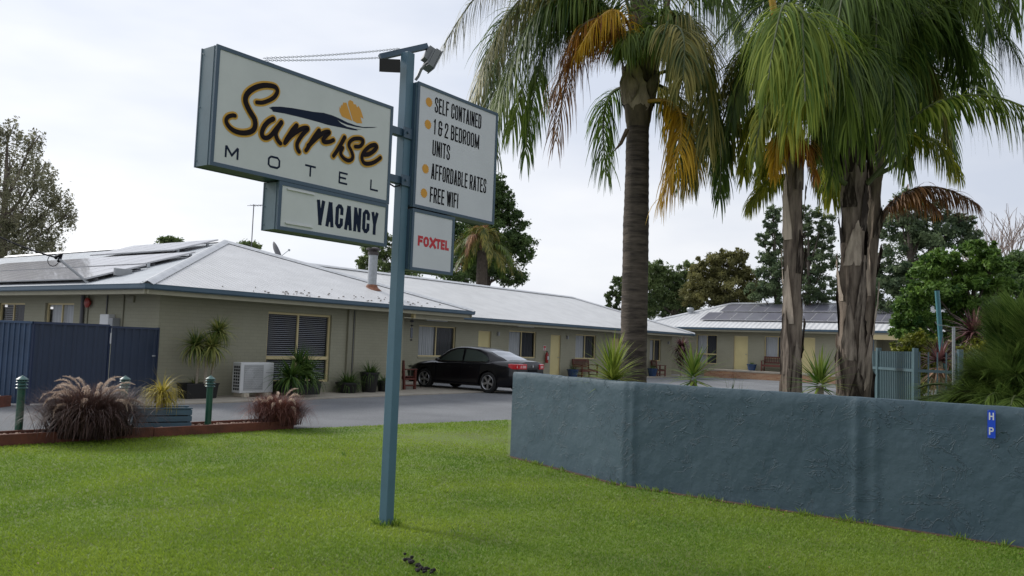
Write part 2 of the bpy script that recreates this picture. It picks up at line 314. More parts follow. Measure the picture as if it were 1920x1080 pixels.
# dark clods of soil on the lawn, and a few specks
def clods():
    mb = MB(); c0 = Vector((-.62, 5.72)); 
    for k in range(42):
        t_ = rnd.random(); a = at(762+55*t_+rnd.gauss(0, 6), 1046+38*t_+rnd.gauss(0, 5), 1); r_ = (a-Vector((0, 0, EYE))); s_ = (0.03-EYE)/r_.z; p = Vector((0, 0, EYE))+r_*s_; q = rnd.uniform(.006, .019)
        mb.lathe([(q*.4, -q*.6), (q, 0), (q*.6, q*.7), (0.0001, q*.8)], (p.x, p.y, .035), 6)
    o = mb.build('soil_clods', mat('dark_soil', (.012, .010, .008), .95)); tag(o, 'scattered dark soil clods lying on the lawn near the sign post', 'soil', kind='stuff')
clods()
def lawn_litter():
    mb = MB()
    for k in range(210):
        d = rnd.uniform(4, 15); x = rnd.uniform(-.6, .62)*d
        if k < 120: s_ = rnd.random(); a, b_ = (WALL[1], WALL[2]) if rnd.random() < .7 else (WALL[0], WALL[1]); x = a[0]+(b_[0]-a[0])*s_-rnd.uniform(.02, .5)**1.0*.8; d = a[1]+(b_[1]-a[1])*s_-rnd.uniform(.05, .45)
        if math.hypot(x+1.01, d-7.3) < .1: continue
        s_ = rnd.uniform(.008, .020); an = rnd.random()*6.28; c_, n_ = math.cos(an)*s_, math.sin(an)*s_; z = rnd.uniform(.03, .045)
        mb.quad((x-c_, d-n_, z), (x+n_*.4, d-c_*.4, z+.006), (x+c_, d+n_, z+rnd.uniform(-.004, .01)), (x-n_*.4, d+c_*.4, z+.004))
    tag(mb.build('fallen_leaves', mat('fallen_leaf_tan', (.22, .13, .06), .8, col2=(.10, .06, .03), vscale=3)), 'small tan fallen leaves scattered on the lawn, thickest near the blue-grey wall', 'leaves', kind='stuff')
lawn_litter()
def weed_tufts():
    V = []; Fq = []; T_ = []
    spots = [(-1.01+math.cos(a)*.085, 7.30+math.sin(a)*.085) for a in [i*.45 for i in range(14)]]+[(rnd.uniform(-.5, .6)*d, d) for d in [rnd.uniform(4.2, 13) for _ in range(36)]]
    for s_ in range(46):
        f = rnd.random(); a, b_ = (WALL[1], WALL[2]) if rnd.random() < .6 else (WALL[0], WALL[1]); spots.append((a[0]+(b_[0]-a[0])*f-.05, a[1]+(b_[1]-a[1])*f-.06))
    for x, y in spots:
        for k in range(rnd.randint(5, 12)):
            a = rnd.random()*6.28; h = rnd.uniform(.04, .085); l_ = h*rnd.uniform(.2, .9); w_ = .004; px, py = x+rnd.gauss(0, .02), y+rnd.gauss(0, .02); b0 = len(V); c_, n_ = math.cos(a), math.sin(a)
            V += [(px-n_*w_, py+c_*w_, .005), (px+n_*w_, py-c_*w_, .005), (px+c_*l_*.5+n_*w_*.7, py+n_*l_*.5-c_*w_*.7, h*.7), (px+c_*l_, py+n_*l_, h)]; Fq.append((b0, b0+1, b0+2, b0+3)); T_ += [rnd.random()]*4
    tag(arr_obj('weed_tufts', V, Fq, leafmat('weed_blade', (.07, .17, .015), (.28, .37, .05), .45), None, T_), 'longer grass tufts round the sign post and along the wall foot', 'grass', kind='stuff')
weed_tufts()

# ------------------------------------------------------------------ front wall
def rendered_wall():
    pts = [Vector(p) for p in WALL]; th = .19; mb = MB()
    nrm = []
    for a, b_ in zip(pts, pts[1:]): d = (b_-a).normalized(); nrm.append(Vector((d.y, -d.x)))
    # fine strips along the wall, gently uneven in plan and along the top
    ring = []; s = 0
    samples = []
    for i, (a, b_) in enumerate(zip(pts, pts[1:])):
        L_ = (b_-a).length; n = max(2, int(L_/.03))
        for k in range(n+(1 if i == len(pts)-2 else 0)):
            f = k/n; p = a.lerp(b_, f)
            dcorner = min([abs((p-c).length) for c in pts[1:3]])
            nn = nrm[i].copy()
            if i > 0 and (p-pts[i]).length < .01: w_ = .5+.5*(p-pts[i]).length/.01; nn = (nrm[i]*w_+nrm[i-1]*(1-w_)).normalized()
            if i < len(nrm)-1 and (pts[i+1]-p).length < .01: w_ = .5+.5*(pts[i+1]-p).length/.01; nn = (nrm[i]*w_+nrm[i+1]*(1-w_)).normalized()
            samples.append((p, nn, s+(b_-a).length*f))
        s += L_
    joint = (pts[1]-pts[0]).length + 2.62; corner = (pts[1]-pts[0]).length
    NZ = 16
    for p, nn, s_ in samples:
        bulge = .013*math.exp(-((s_-joint)/.035)**2) + .007*math.exp(-((s_-joint-.17)/.03)**2) + .012*math.exp(-((s_-corner-.13)/.035)**2)
        top = 1.205 + .008*noise.noise(Vector((s_*1.3, 0, 0))) + .006*noise.noise(Vector((s_*5, 2, 0)))
        col = []
        for k in range(NZ+1):
            z = -.02+(top-.015)*k/NZ
            q = p + nn*(.0+bulge*(1+.6*noise.noise(Vector((s_*3, z*6, 1)))) + .006*noise.noise(Vector((s_*2.2, z*2.2, 5))))
            col.append((q.x, q.y, z+.01*0))
        q = p - nn*.015; col.append((q.x, q.y, top)); q = p - nn*(th-.015); col.append((q.x, q.y, top)); q = p - nn*th; col.append((q.x, q.y, top-.015)); col.append((q.x, q.y, -.02))
        ring.append(col)
    n = len(ring[0]); V = [v for c in ring for v in c]; Fc = []
    for i in range(len(ring)-1):
        for k in range(n-1): Fc.append((i*n+k, (i+1)*n+k, (i+1)*n+k+1, i*n+k+1))
    Fc.append(tuple(range(n))); Fc.append(tuple(range((len(ring)-1)*n+n-1, (len(ring)-1)*n-1, -1)))
    mb.add(V, Fc); o = mb.build('boundary_wall', WALLR, smooth=True)
    tag(o, 'low blue-grey trowelled render wall bending along the lawn', 'wall')
    # bare soil line along its foot
    mb = MB()
    for i, (p, nn, s_) in enumerate(samples):
        if i: 
            a0, n0, _ = samples[i-1]
            w0 = .055+.05*abs(noise.noise(Vector((s_*2, 0, 9)))); w1 = .055+.05*abs(noise.noise(Vector((samples[i-1][2]*2, 0, 9))))
            mb.add([(a0.x, a0.y, .02), (a0.x+n0.x*w1, a0.y+n0.y*w1, .013), (p.x+nn.x*w0, p.y+nn.y*w0, .013), (p.x, p.y, .02)], [(0, 1, 2, 3)])
    tag(mb.build('soil_strip', mat('bare_brown_soil', (.06, .035, .02), .95, var=.4, vscale=12)), kind='structure')
rendered_wall()
def strokes(mb, polys, wid, y, dy=-.00025, close=False, cap=True, split=55):
    """flat ribbons in the x-z plane; sharp corners start a new ribbon a hair in front"""
    k = 0
    for pl_ in polys:
        segs = [[Vector(pl_[0])]]
        for i in range(1, len(pl_)):
            segs[-1].append(Vector(pl_[i]))
            if i < len(pl_)-1:
                a = (Vector(pl_[i])-Vector(pl_[i-1])); b_ = (Vector(pl_[i+1])-Vector(pl_[i]))
                if a.length and b_.length and a.angle(b_) > R(split): segs.append([Vector(pl_[i])])
        for si, sg in enumerate(segs):
            if len(sg) < 2: continue
            hw = wid/2; L_, R_ = [], []
            for i, p in enumerate(sg):
                t_ = (sg[min(i+1, len(sg)-1)]-sg[max(i-1, 0)]).normalized(); nn = Vector((-t_.y, t_.x)); q = p.copy(); sc_ = 1
                if 0 < i < len(sg)-1:
                    sc_ = 1/max(.5, math.cos((sg[i]-sg[i-1]).angle(sg[i+1]-sg[i])/2))
                if cap and ((i == 0 and si > 0) or (i == len(sg)-1 and si < len(segs)-1)): q = p + t_*hw*(.9 if i else -.9)
                L_.append(q+nn*hw*sc_); R_.append(q-nn*hw*sc_)
            yy = y + dy*k; k += 1
            V = [(a.x, yy, a.y) for a in L_]+[(a.x, yy, a.y) for a in R_]; n = len(L_)
            mb.add(V, [(i, i+1, n+i+1, n+i) for i in range(n-1)])
    return y + dy*k
G_ = {'V': (1, [[(0,1),(.5,0),(1,1)]]), 'A': (1, [[(0,0),(.42,1)],[(.42,1),(.58,1)],[(.58,1),(1,0)], [(.3,.24),(.7,.24)]]),
 'C': (1, [[(1,.68),(1,.9),(.8,1),(.2,1),(0,.9),(0,.1),(.2,0),(.8,0),(1,.1),(1,.32)]]), 'N': (1, [[(0,0),(0,1)],[(0,1),(1,0)],[(1,0),(1,1)]]),
 'Y': (1, [[(0,1),(.5,.42)],[(1,1),(.5,.42)],[(.5,.45),(.5,0)]]), 'S': (1, [[(1,.74),(1,.9),(.8,1),(.2,1),(0,.9),(0,.66),(1,.36),(1,.1),(.8,0),(.2,0),(0,.1),(0,.27)]]),
 'E': (.85, [[(0,0),(0,1)],[(0,1),(1,1)],[(0,0),(1,0)],[(0,.5),(.9,.5)]]), 'L': (.8, [[(0,1),(0,0)],[(0,0),(1,0)]]), 'F': (.85, [[(0,0),(0,1)],[(0,1),(1,1)],[(0,.5),(.85,.5)]]),
 'O': (1, [[(0,.1),(.2,0),(.8,0),(1,.1),(1,.9),(.8,1),(.2,1),(0,.9),(0,.1)]]), 'T': (.95, [[(-.05,1),(1.05,1)],[(.5,1),(.5,0)]]), 'I': (0, [[(0,0),(0,1)]]),
 'D': (1, [[(0,0),(0,1)],[(0,1),(.75,1),(1,.9),(1,.1),(.75,0),(0,0)]]), '1': (.35, [[(1,0),(1,1)],[(1,.98),(.0,.84)]]), '2': (1, [[(0,.7),(0,.9),(.2,1),(.8,1),(1,.9),(1,.66),(0,.08)],[(0,0),(1.05,0)]]),
 'B': (1, [[(0,0),(0,1)],[(0,1),(.75,1),(.95,.9),(.95,.62),(.75,.52),(0,.52)],[(.7,.52),(1,.42),(1,.1),(.75,0),(0,0)]]), 'R': (1, [[(0,0),(0,1)],[(0,1),(.75,1),(1,.9),(1,.6),(.75,.48),(0,.48)],[(.6,.48),(1,0)]]),
 'M': (1.55, [[(0,0),(0,1)],[(0,1),(.5,.1),(1,1)],[(1,1),(1,0)]]), 'U': (1, [[(0,1),(0,.1),(.2,0),(.8,0),(1,.1),(1,1)]]), 'W': (1.6, [[(0,1),(.25,0)],[(.25,0),(.5,.95)],[(.5,.95),(.75,0)],[(.75,0),(1,1)]]),
 'X': (1.05, [[(0,0),(1,1)],[(0,1),(1,0)]]), 'H': (1, [[(0,0),(0,1)],[(1,0),(1,1)],[(0,.5),(1,.5)]]), 'P': (1, [[(0,0),(0,1)],[(0,1),(.75,1),(1,.9),(1,.58),(.75,.48),(0,.48)]]),
 '&': (1, [[(1,.5),(1,.1),(.8,0),(.2,0),(0,.1),(0,.42),(.25,.52),(0,.62),(0,.9),(.2,1),(.8,1),(1,.9),(1,.78)],[(.25,.52),(1.25,.52)]]), ' ': (.55, [])}
def word(mb, s, x0, x1, z0, z1, th, y, gap=.28, flipx=False):
    """condensed capitals fitted into x0..x1, z0..z1; th = stroke width"""
    wsum = sum(G_[c][0] for c in s); ng = len(s)-1; total = x1-x0
    # every glyph takes its width plus one stroke; gaps are a share of a unit
    unit = (total - len([c for c in s if c != ' '])*th)/(wsum+gap*ng); x = x0
    for c in s:
        gw, polys = G_[c]; ww = gw*unit
        if polys:
            px0 = x+th/2; cc = min(th*.6, ww*.4); H_ = z1-z0-th
            def gx(a): return px0+(cc if a == .2 else ww-cc if a in (.8, .75) and gw else a*ww)
            def gz(b_): return z0+th/2+(cc if b_ == .1 else H_-cc if b_ == .9 else b_*H_)
            P = []
            for pl_ in polys:
                Q = [Vector((gx(a), gz(b_))) for a, b_ in pl_]
                if pl_[0] != pl_[-1]:
                    for i_, j_ in ((0, 1), (-1, -2)):
                        d_ = (Q[i_]-Q[j_]).normalized()
                        if abs(d_.x) < .2 or abs(d_.y) < .2: Q[i_] = Q[i_]+d_*th*.49
                        else: Q[i_] = Q[i_]+d_*th*.25
                P.append([tuple(q) for q in Q])
            strokes(mb, P, th, y, split=62); x += ww+th
        else: x += ww
        x += gap*unit
    return y
def sun_blob(mb, cx, cz, rx, rz_, y):
    pts = [(cx+rx*(1+.10*((-1)**k))*math.cos(2*math.pi*k/28)*.98, y, cz+rz_*(1+.07*((-1)**(k)))*math.sin(2*math.pi*k/28)) for k in range(28)]
    mb.add([(cx, y, cz)]+pts, [(0, 1+k, 1+(k+1) % 28) for k in range(28)])

# ------------------------------------------------------------------ the pole sign
def pole_sign():
    root = empty('motel_pole_sign', (-1.01, 7.30, 0), RZ, 'tall teal steel post carrying the cream-white motel sign boxes above the lawn', 'sign')
    MB().box(-.045, .045, -.045, .045, -.05, 4.165).build('post', TEAL, root, bevel=.006)
    mb = MB(); mb.tube([(-.0, .30, 4.07), (0, -.42, 4.20-.0)], .001, 4); mb = MB()
    # top arm: crosses the post, tilted
    a, b_ = Vector((-.13, -.20, 4.11)), Vector((.12, .12, 4.20))
    mb = MB(); mb.tube([at(712, 107, 7.22)-root.location for _ in (0,)] + [at(801, 87, 7.42)-root.location], .034, 4)
    inv = Matrix.Rotation(-RZ, 4, 'Z'); mb.v = [tuple(inv @ Vector(v)) for v in mb.v]
    mb.build('top_arm', TEAL_DK, root)
    # sign boxes: x along the face, face towards -y
    def box(name, x0, x1, z0, z1, face, mface, label=None, fr=.024, th=.095):
        mb = MB()
        mb.box(x0, x1, -th+.012, th-.012, z0, z1)
        for s in (-1, 1):
            y0, y1 = (s*(th-.012), s*th)
            mb.box(x0-.004, x1+.004, y0, y1, z0-.004, z0+fr); mb.box(x0-.004, x1+.004, y0, y1, z1-fr, z1+.004)
            mb.box(x0-.004, x0+fr, y0, y1, z0+fr, z1-fr); mb.box(x1-fr, x1+.004, y0, y1, z0+fr, z1-fr)
        bo = mb.build(name, [TEAL_DK], root); bo.data.materials.append(TEAL_LIT)
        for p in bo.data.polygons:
            if p.normal.x < -.9 and p.area > .02: p.material_index = 1  # left ends take the brighter, lit copy of the teal
        if label: bo['label'] = label
        m2 = MB()
        for s in (-1, 1): m2.box(x0+fr, x1-fr, s*(th-.0115), s*(th-.006), z0+fr, z1-fr)
        m2.build('face_panel', mface, bo)
        m3 = MB(); m3.box(x0-.0045, x0-.0005, -.063, -.060, z0, z1)
        for z in (z0+.04, (z0+z1)/2, z1-.04):
            for yy in (-.080, .070): m3.M = Matrix.Translation((x0, yy, z)) @ Matrix.Rotation(-math.pi/2, 4, 'Y'); m3.lathe([(.005, 0), (.005, .004), (.0001, .005)], (0, 0, 0), 8)
        m3.build('screw', TEAL_DK, bo)
        return bo
    Y = -.0895
    main = box('motel_name_sign', -1.975, -.245, 2.755, 3.597, None, SIGNW, 'large sign box with the word Sunrise in script over MOTEL')
    vac = box('vacancy_sign', -1.385, -.250, 2.388, 2.744, None, SIGNW, 'small lit box under the large one reading VACANCY')
    inf = box('facilities_sign', .058, 1.232, 2.782, 3.906, None, SIGNW2, 'upright sign box listing rooms and rates in black capitals')
    fox = box('television_sign', .058, .630, 2.222, 2.762, None, SIGNW2, 'small square sign box with a red word in the middle')
    T = {
'S': [(-1.629,3.279),(-1.578,3.291),(-1.524,3.321),(-1.477,3.36),(-1.455,3.405),(-1.472,3.434),(-1.525,3.432),(-1.587,3.415),(-1.647,3.383),(-1.698,3.339),(-1.722,3.298),(-1.723,3.261),(-1.703,3.225),(-1.671,3.187),(-1.641,3.154),(-1.63,3.116),(-1.639,3.079),(-1.671,3.051),(-1.723,3.032),(-1.782,3.027),(-1.832,3.04),(-1.863,3.066),(-1.871,3.092),(-1.854,3.119),(-1.819,3.136),(-1.803,3.137)],
'u1': [(-1.477,3.194),(-1.514,3.167),(-1.546,3.13),(-1.565,3.091),(-1.569,3.057),(-1.551,3.038),(-1.519,3.043),(-1.486,3.07),(-1.454,3.116),(-1.421,3.16),(-1.403,3.185)],
'u2': [(-1.403,3.185),(-1.433,3.133),(-1.448,3.091),(-1.435,3.055),(-1.412,3.033),(-1.401,3.027)],
'n1': [(-1.261,3.195),(-1.296,3.153),(-1.322,3.111),(-1.349,3.068),(-1.362,3.038)],
'n2': [(-1.355,3.049),(-1.314,3.1),(-1.251,3.154),(-1.2,3.188),(-1.16,3.2),(-1.158,3.188),(-1.197,3.145),(-1.231,3.095),(-1.248,3.054),(-1.241,3.019),(-1.225,3.001)],
'r1': [(-1.043,3.206),(-1.079,3.155),(-1.115,3.1),(-1.145,3.047),(-1.16,3.025)],
'r2': [(-1.141,3.064),(-1.087,3.122),(-1.031,3.174),(-0.983,3.208),(-0.945,3.219),(-.945,3.208),(-0.981,3.169),(-1.0,3.14),(-0.978,3.129),(-0.928,3.145),(-0.894,3.165)],
'i': [(-0.779,3.211),(-0.815,3.146),(-0.852,3.086),(-0.885,3.039)],
's': [(-0.661,3.162),(-0.612,3.174),(-0.581,3.206),(-0.581,3.235),(-0.622,3.238),(-0.681,3.221),(-0.722,3.187),(-0.728,3.153),(-0.701,3.118),(-0.682,3.081),(-0.691,3.051),(-0.727,3.033),(-0.77,3.039),(-0.804,3.06),(-0.811,3.087),(-0.794,3.123)],
'e': [(-0.553,3.116),(-0.498,3.136),(-0.444,3.177),(-0.421,3.211),(-0.441,3.224),(-0.491,3.204),(-0.544,3.16),(-0.577,3.111),(-0.577,3.07),(-0.548,3.047),(-0.498,3.053),(-0.443,3.076),(-0.399,3.106),(-0.371,3.129)]}
    def smooth(P, n=5):
        P = [Vector(p) for p in P]; Q = [P[0]*2-P[1]]+P+[P[-1]*2-P[-2]]; o_ = []
        for i in range(1, len(Q)-2):
            for k in range(n):
                t_ = k/n; a, b_, c, d = Q[i-1:i+3]
                o_.append(.5*((2*b_)+(c-a)*t_+(2*a-5*b_+4*c-d)*t_*t_+(3*b_-a-3*c+d)*t_**3))
        return o_+[P[-1]]
    def script(wfun, y):
        mb = MB(); k = 0
        for key, P in T.items():
            Q = smooth(P); n = len(Q); Lf, Rf = [], []
            for i, p in enumerate(Q):
                t_ = (Q[min(i+1, n-1)]-Q[max(i-1, 0)]).normalized(); nn = Vector((-t_.y, t_.x)); hw = wfun(key, i/(n-1)); Lf.append(p+nn*hw); Rf.append(p-nn*hw)
            yy = y-.00012*k; k += 1
            mb.add([(p.x, yy, p.y) for p in Lf+Rf], [(i, i+1, n+i+1, n+i) for i in range(n-1)])
            for e_, p in ((0, Q[0]), (1, Q[-1])):
                hw = wfun(key, e_); yy = y-.00012*k; k += 1
                mb.add([(p.x, yy, p.y)]+[(p.x+hw*math.cos(a*math.pi/8), yy, p.y+hw*math.sin(a*math.pi/8)) for a in range(16)], [(0, 1+a, 1+(a+1) % 16) for a in range(16)])
        return mb
    def wf(key, f):
        if key == 'S': return .0145+.0060*math.sin(math.pi*min(1, max(0, (f-.08)/.8)))
        if key == 's': return .0160
        return .0185-.002*f
    script(lambda k_, f: wf(k_, f)+.0135, Y-.0010).build('lettering_outline', GOLD2, main)
    script(wf, Y-.0052).build('script_lettering', INK, main)
    SW = [(-1.517,3.267),(-1.487,3.284),(-1.416,3.302),(-1.308,3.319),(-1.207,3.33),(-1.102,3.341),(-1.003,3.358),(-0.912,3.36),(-0.839,3.354),(-0.754,3.342),(-0.667,3.339),(-0.579,3.345),(-0.412,3.384),(-0.457,3.367),(-0.557,3.341),(-0.655,3.327),(-0.753,3.322),(-0.816,3.327),(-0.859,3.336),(-0.815,3.316),(-0.752,3.306),(-0.665,3.31),(-0.589,3.322),(-0.654,3.306),(-0.632,3.302),(-0.707,3.291),(-0.792,3.286),(-0.958,3.273),(-1.057,3.273),(-1.203,3.269),(-1.377,3.26),(-1.481,3.248),(-1.492,3.261)]
    mb = MB(); mb.quad(*[(x, Y-.0006, z) for x, z in SW]); mb.build('wave_emblem', NAVY, main)
    mb = MB()
    mb.quad(*[(x, Y-.0004, z) for x, z in [(-0.843,3.414),(-0.843,3.45),(-0.832,3.437),(-0.826,3.47),(-0.817,3.461),(-0.806,3.493),(-0.785,3.496),(-0.773,3.5),(-0.701,3.367),(-0.755,3.37),(-0.814,3.376),(-0.834,3.4)]])
    mb.quad(*[(x, Y-.0004, z) for x, z in [(-0.755,3.489),(-0.752,3.518),(-0.734,3.531),(-0.701,3.527),(-0.695,3.508),(-0.668,3.511),(-0.655,3.49),(-0.64,3.506),(-0.616,3.483),(-0.598,3.454),(-0.578,3.414),(-0.612,3.419),(-0.59,3.373),(-0.646,3.36),(-0.693,3.369)]])
    mb.build('sun_emblem', GOLD, main)
    mb = MB()
    cap = [[(-1.856,2.83),(-1.856,2.913)],[(-1.856,2.913),(-1.807,2.852),(-1.760,2.913)],[(-1.760,2.913),(-1.760,2.83)],[(-1.475,2.913),(-1.415,2.913),(-1.397,2.895),(-1.397,2.852),(-1.415,2.838),(-1.475,2.838),(-1.493,2.852),(-1.493,2.895),(-1.475,2.913)],
           [(-1.156,2.913),(-1.051,2.913)],[(-1.103,2.913),(-1.103,2.832)],[(-.806,2.922),(-.806,2.840)],[(-.813,2.922),(-.721,2.922)],[(-.813,2.840),(-.721,2.840)],[(-.803,2.882),(-.736,2.882)],[(-.459,2.927),(-.459,2.842)],[(-.466,2.845),(-.376,2.845)]]
    [(strokes(q_, cap[i_:j_], .0155, Y-.0005), q_.build('letter', NAVY, main)) for i_, j_ in ((0, 3), (3, 4), (4, 6), (6, 10), (10, 12)) for q_ in (MB(),)]
    mb = MB(); word(mb, 'VACANCY', -1.022, -.355, 2.470, 2.668, .033, Y-.0006, gap=.34); mb.build('lettering', NAVY, vac)
    mb = MB()
    for z in (2.700, 2.443): mb.box(-1.315, -1.055, Y-.012, Y+.004, z-.006, z+.006)
    mb.build('slide_rail', WHITEP, vac)
    mb = MB(); y = Y-.0006
    for s_, x0, x1, z0, z1 in (('SELF CONTAINED', .289, .974, 3.687, 3.830), ('1 & 2 BEDROOM', .284, .953, 3.483, 3.625), ('UNITS', .282, .527, 3.287, 3.430), ('AFFORDABLE RATES', .280, 1.092, 3.070, 3.214), ('FREE WIFI', .275, .675, 2.856, 2.998)):
        word(mb, s_, x0, x1, z0, z1, .0165, y, gap=.30)
    mb.build('lettering', BLACKV, inf)
    mb = MB()
    for x, z in ((.209, 3.759), (.208, 3.553), (.201, 3.145), (.196, 2.923)): sun_blob(mb, x, z, .045, .042, Y-.0006)
    mb.build('bullet_mark', GOLD, inf)
    mb = MB(); y = word(mb, 'FO', .143, .290, 2.443, 2.535, .025, Y-.0006, gap=.12); y = word(mb, 'TEL', .388, .568, 2.443, 2.535, .024, y, gap=.16); strokes(mb, [[(.302, 2.443), (.385, 2.535)], [(.302, 2.535), (.385, 2.443)]], .028, y)
    mb.build('lettering', REDV, fox)
    # brackets and cable between post and boxes
    for z in (3.43, 3.005):
        mb = MB(); mb.box(-.25, -.05, -.035, .035, z-.035, z+.03); mb.box(-.062, .04, -.062, -.046, z-.05, z+.045); mb.tube([(-.02, -.063, z), (-.02, -.078, z)], .012, 8); mb.build('bracket', TEAL_DK, root)
    mb = MB()
    for z0, z1 in ((2.79, 3.90), (2.23, 2.75)): mb.box(.046, .057, -.06, .06, z0, z1)
    mb.build('mounting_plate', TEAL_DK, root)
    mb = MB(); mb.tube([(-.24, -.05, 2.97), (-.20, -.05, 2.94), (-.14, -.05, 2.925), (-.08, -.05, 2.945), (-.045, -.04, 2.98)], .007, 6); mb.build('cable', BLACKV, root)
    # chains from the top arm down to the big box
    def chain(p, q, sag):
        mb = MB(); p, q = inv @ (p-root.location), inv @ (q-root.location); L_ = (q-p).length; n = int(L_/.020)
        for k in range(n):
            f = (k+.5)/n; c = p.lerp(q, f); c.z -= sag*4*f*(1-f); d = (q-p).normalized(); sd_ = Vector((0, 0, 1)) if k % 2 else Vector((d.y, -d.x, 0)).normalized()
            mb.tube([c+d*.013*math.cos(a)+sd_*.0075*math.sin(a) for a in [i*math.pi/4 for i in range(9)]], .0022, 4, cap=False)
        mb.build('chain', GALV, root)
    chain(at(749, 91, 7.28), at(494, 109, 6.28), .012); chain(at(714, 108, 7.2), at(497, 113, 6.22), .008)
    # lug on top of the big box
    MB().box(-1.50, -1.44, -.02, .02, 3.598, 3.632).build('chain_lug', TEAL_DK, root)
    # floodlights
    def flood(px0, py0, Y_, wdt, hgt, dep, rz_, tilt, dark, name='floodlight'):
        p = inv @ (at(px0, py0, Y_)-root.location); M_ = Matrix.Translation(p) @ Matrix.Rotation(rz_, 4, 'Z') @ Matrix.Rotation(tilt, 4, 'X')
        mb = MB(); mb.M = M_; mb.box(-wdt/2, wdt/2, -dep/2, dep/2, -hgt/2, hgt/2)
        for k in range(7): x = -wdt/2+wdt*(k+.5)/7; mb.box(x-.004, x+.004, dep/2, dep/2+.018, -hgt/2+.01, hgt/2-.01)
        fo = mb.build(name, dark, root, bevel=.004)
        mb = MB(); mb.M = M_; mb.box(-wdt/2-.006, wdt/2+.006, -dep/2-.012, -dep/2-.001, -hgt/2-.006, hgt/2+.006); mb.build('lens_rim', dark, fo)
        return M_, fo
    dk = mat('black_lamp_housing', (.012, .012, .014), .4); gy = mat('grey_lamp_housing', (.17, .18, .19), .45, var=.08)
    M_, fo = flood(732, 124, 7.18, .17, .10, .07, R(-52), R(12), dk)
    M_, fo = flood(810, 113, 7.42, .16, .18, .055, R(62), R(24), gy)
    mb = MB(); mb.M = M_; mb.box(-.05, .05, .03, .085, -.04, .09); mb.build('ballast_box', gy, fo)
    mb = MB(); mb.tube([inv @ (at(x, y_, 7.36)-root.location) for x, y_ in ((779, 150), (784, 143), (789, 131), (797, 122))], .014, 8); mb.build('lamp_arm', gy, root)
pole_sign()
# HP plate on the wall
def hp_plate():
    d = (Vector((*WALL[2], 0))-Vector((*WALL[1], 0))).normalized(); nn = Vector((d.y, -d.x, 0)); p = Vector((4.30, 7.44, 0)); a = Vector((*WALL[1], 0)); s_ = (p-a).dot(d); p = a+d*s_+nn*.012
    o = MB().box(-.031, .031, -.002, .004, .925, 1.172).build('letter_plate', SIGNBLUE); o.location = p; o.rotation_euler = (0, 0, math.atan2(d.y, d.x))
    tag(o, 'small upright blue plate with white letters H and P on the blue-grey wall', 'sign')
    mb = MB(); word(mb, 'H', -.020, .020, 1.085, 1.150, .011, -.0028); word(mb, 'P', -.020, .018, .955, 1.020, .011, -.0028); mb.build('lettering', WHITEP, o)
    mb = MB()
    for x in (-.026, .026):
        for z in (.931, 1.166): mb.box(x-.002, x+.002, -.004, -.0021, z-.002, z+.002)
    mb.build('screw', GALV, o)
hp_plate()
# ------------------------------------------------------------------ buildings
def AX(x0=0, y0=0, side='front'):
    """matrix from wall coordinates (along, inward, up) to the building's own axes"""
    if side == 'front': return Matrix.Translation((x0, y0, 0))
    return Matrix(((0, 1, 0, x0), (-1, 0, 0, y0), (0, 0, 1, 0), (0, 0, 0, 1)))     # side walls face -x; along = -y
def wallmesh(mb, a0, a1, z0, z1, ops, rev=.12):
    xs = sorted({a0, a1, *[o[0] for o in ops], *[o[1] for o in ops]}); zs = sorted({z0, z1, *[o[2] for o in ops], *[o[3] for o in ops]})
    for i in range(len(xs)-1):
        for k in range(len(zs)-1):
            cx, cz = (xs[i]+xs[i+1])/2, (zs[k]+zs[k+1])/2
            if any(o[0] < cx < o[1] and o[2] < cz < o[3] for o in ops): continue
            mb.quad((xs[i], 0, zs[k]), (xs[i+1], 0, zs[k]), (xs[i+1], 0, zs[k+1]), (xs[i], 0, zs[k+1]))
    for o in ops:
        x0, x1, y0, y1 = o[:4]
        mb.quad((x0, 0, y0), (x0, rev, y0), (x0, rev, y1), (x0, 0, y1)); mb.quad((x1, 0, y0), (x1, 0, y1), (x1, rev, y1), (x1, rev, y0))
        mb.quad((x0, 0, y0), (x1, 0, y0), (x1, rev, y0), (x0, rev, y0)); mb.quad((x0, 0, y1), (x0, rev, y1), (x1, rev, y1), (x1, 0, y1))
        # brick lining behind the reveal so no gap shows past the frame
        mb.quad((x0-.1, rev, y0-.1), (x0, rev, y0), (x0, rev, y1), (x0-.1, rev, y1+.1)); mb.quad((x1, rev, y0), (x1+.1, rev, y0-.1), (x1+.1, rev, y1+.1), (x1, rev, y1))
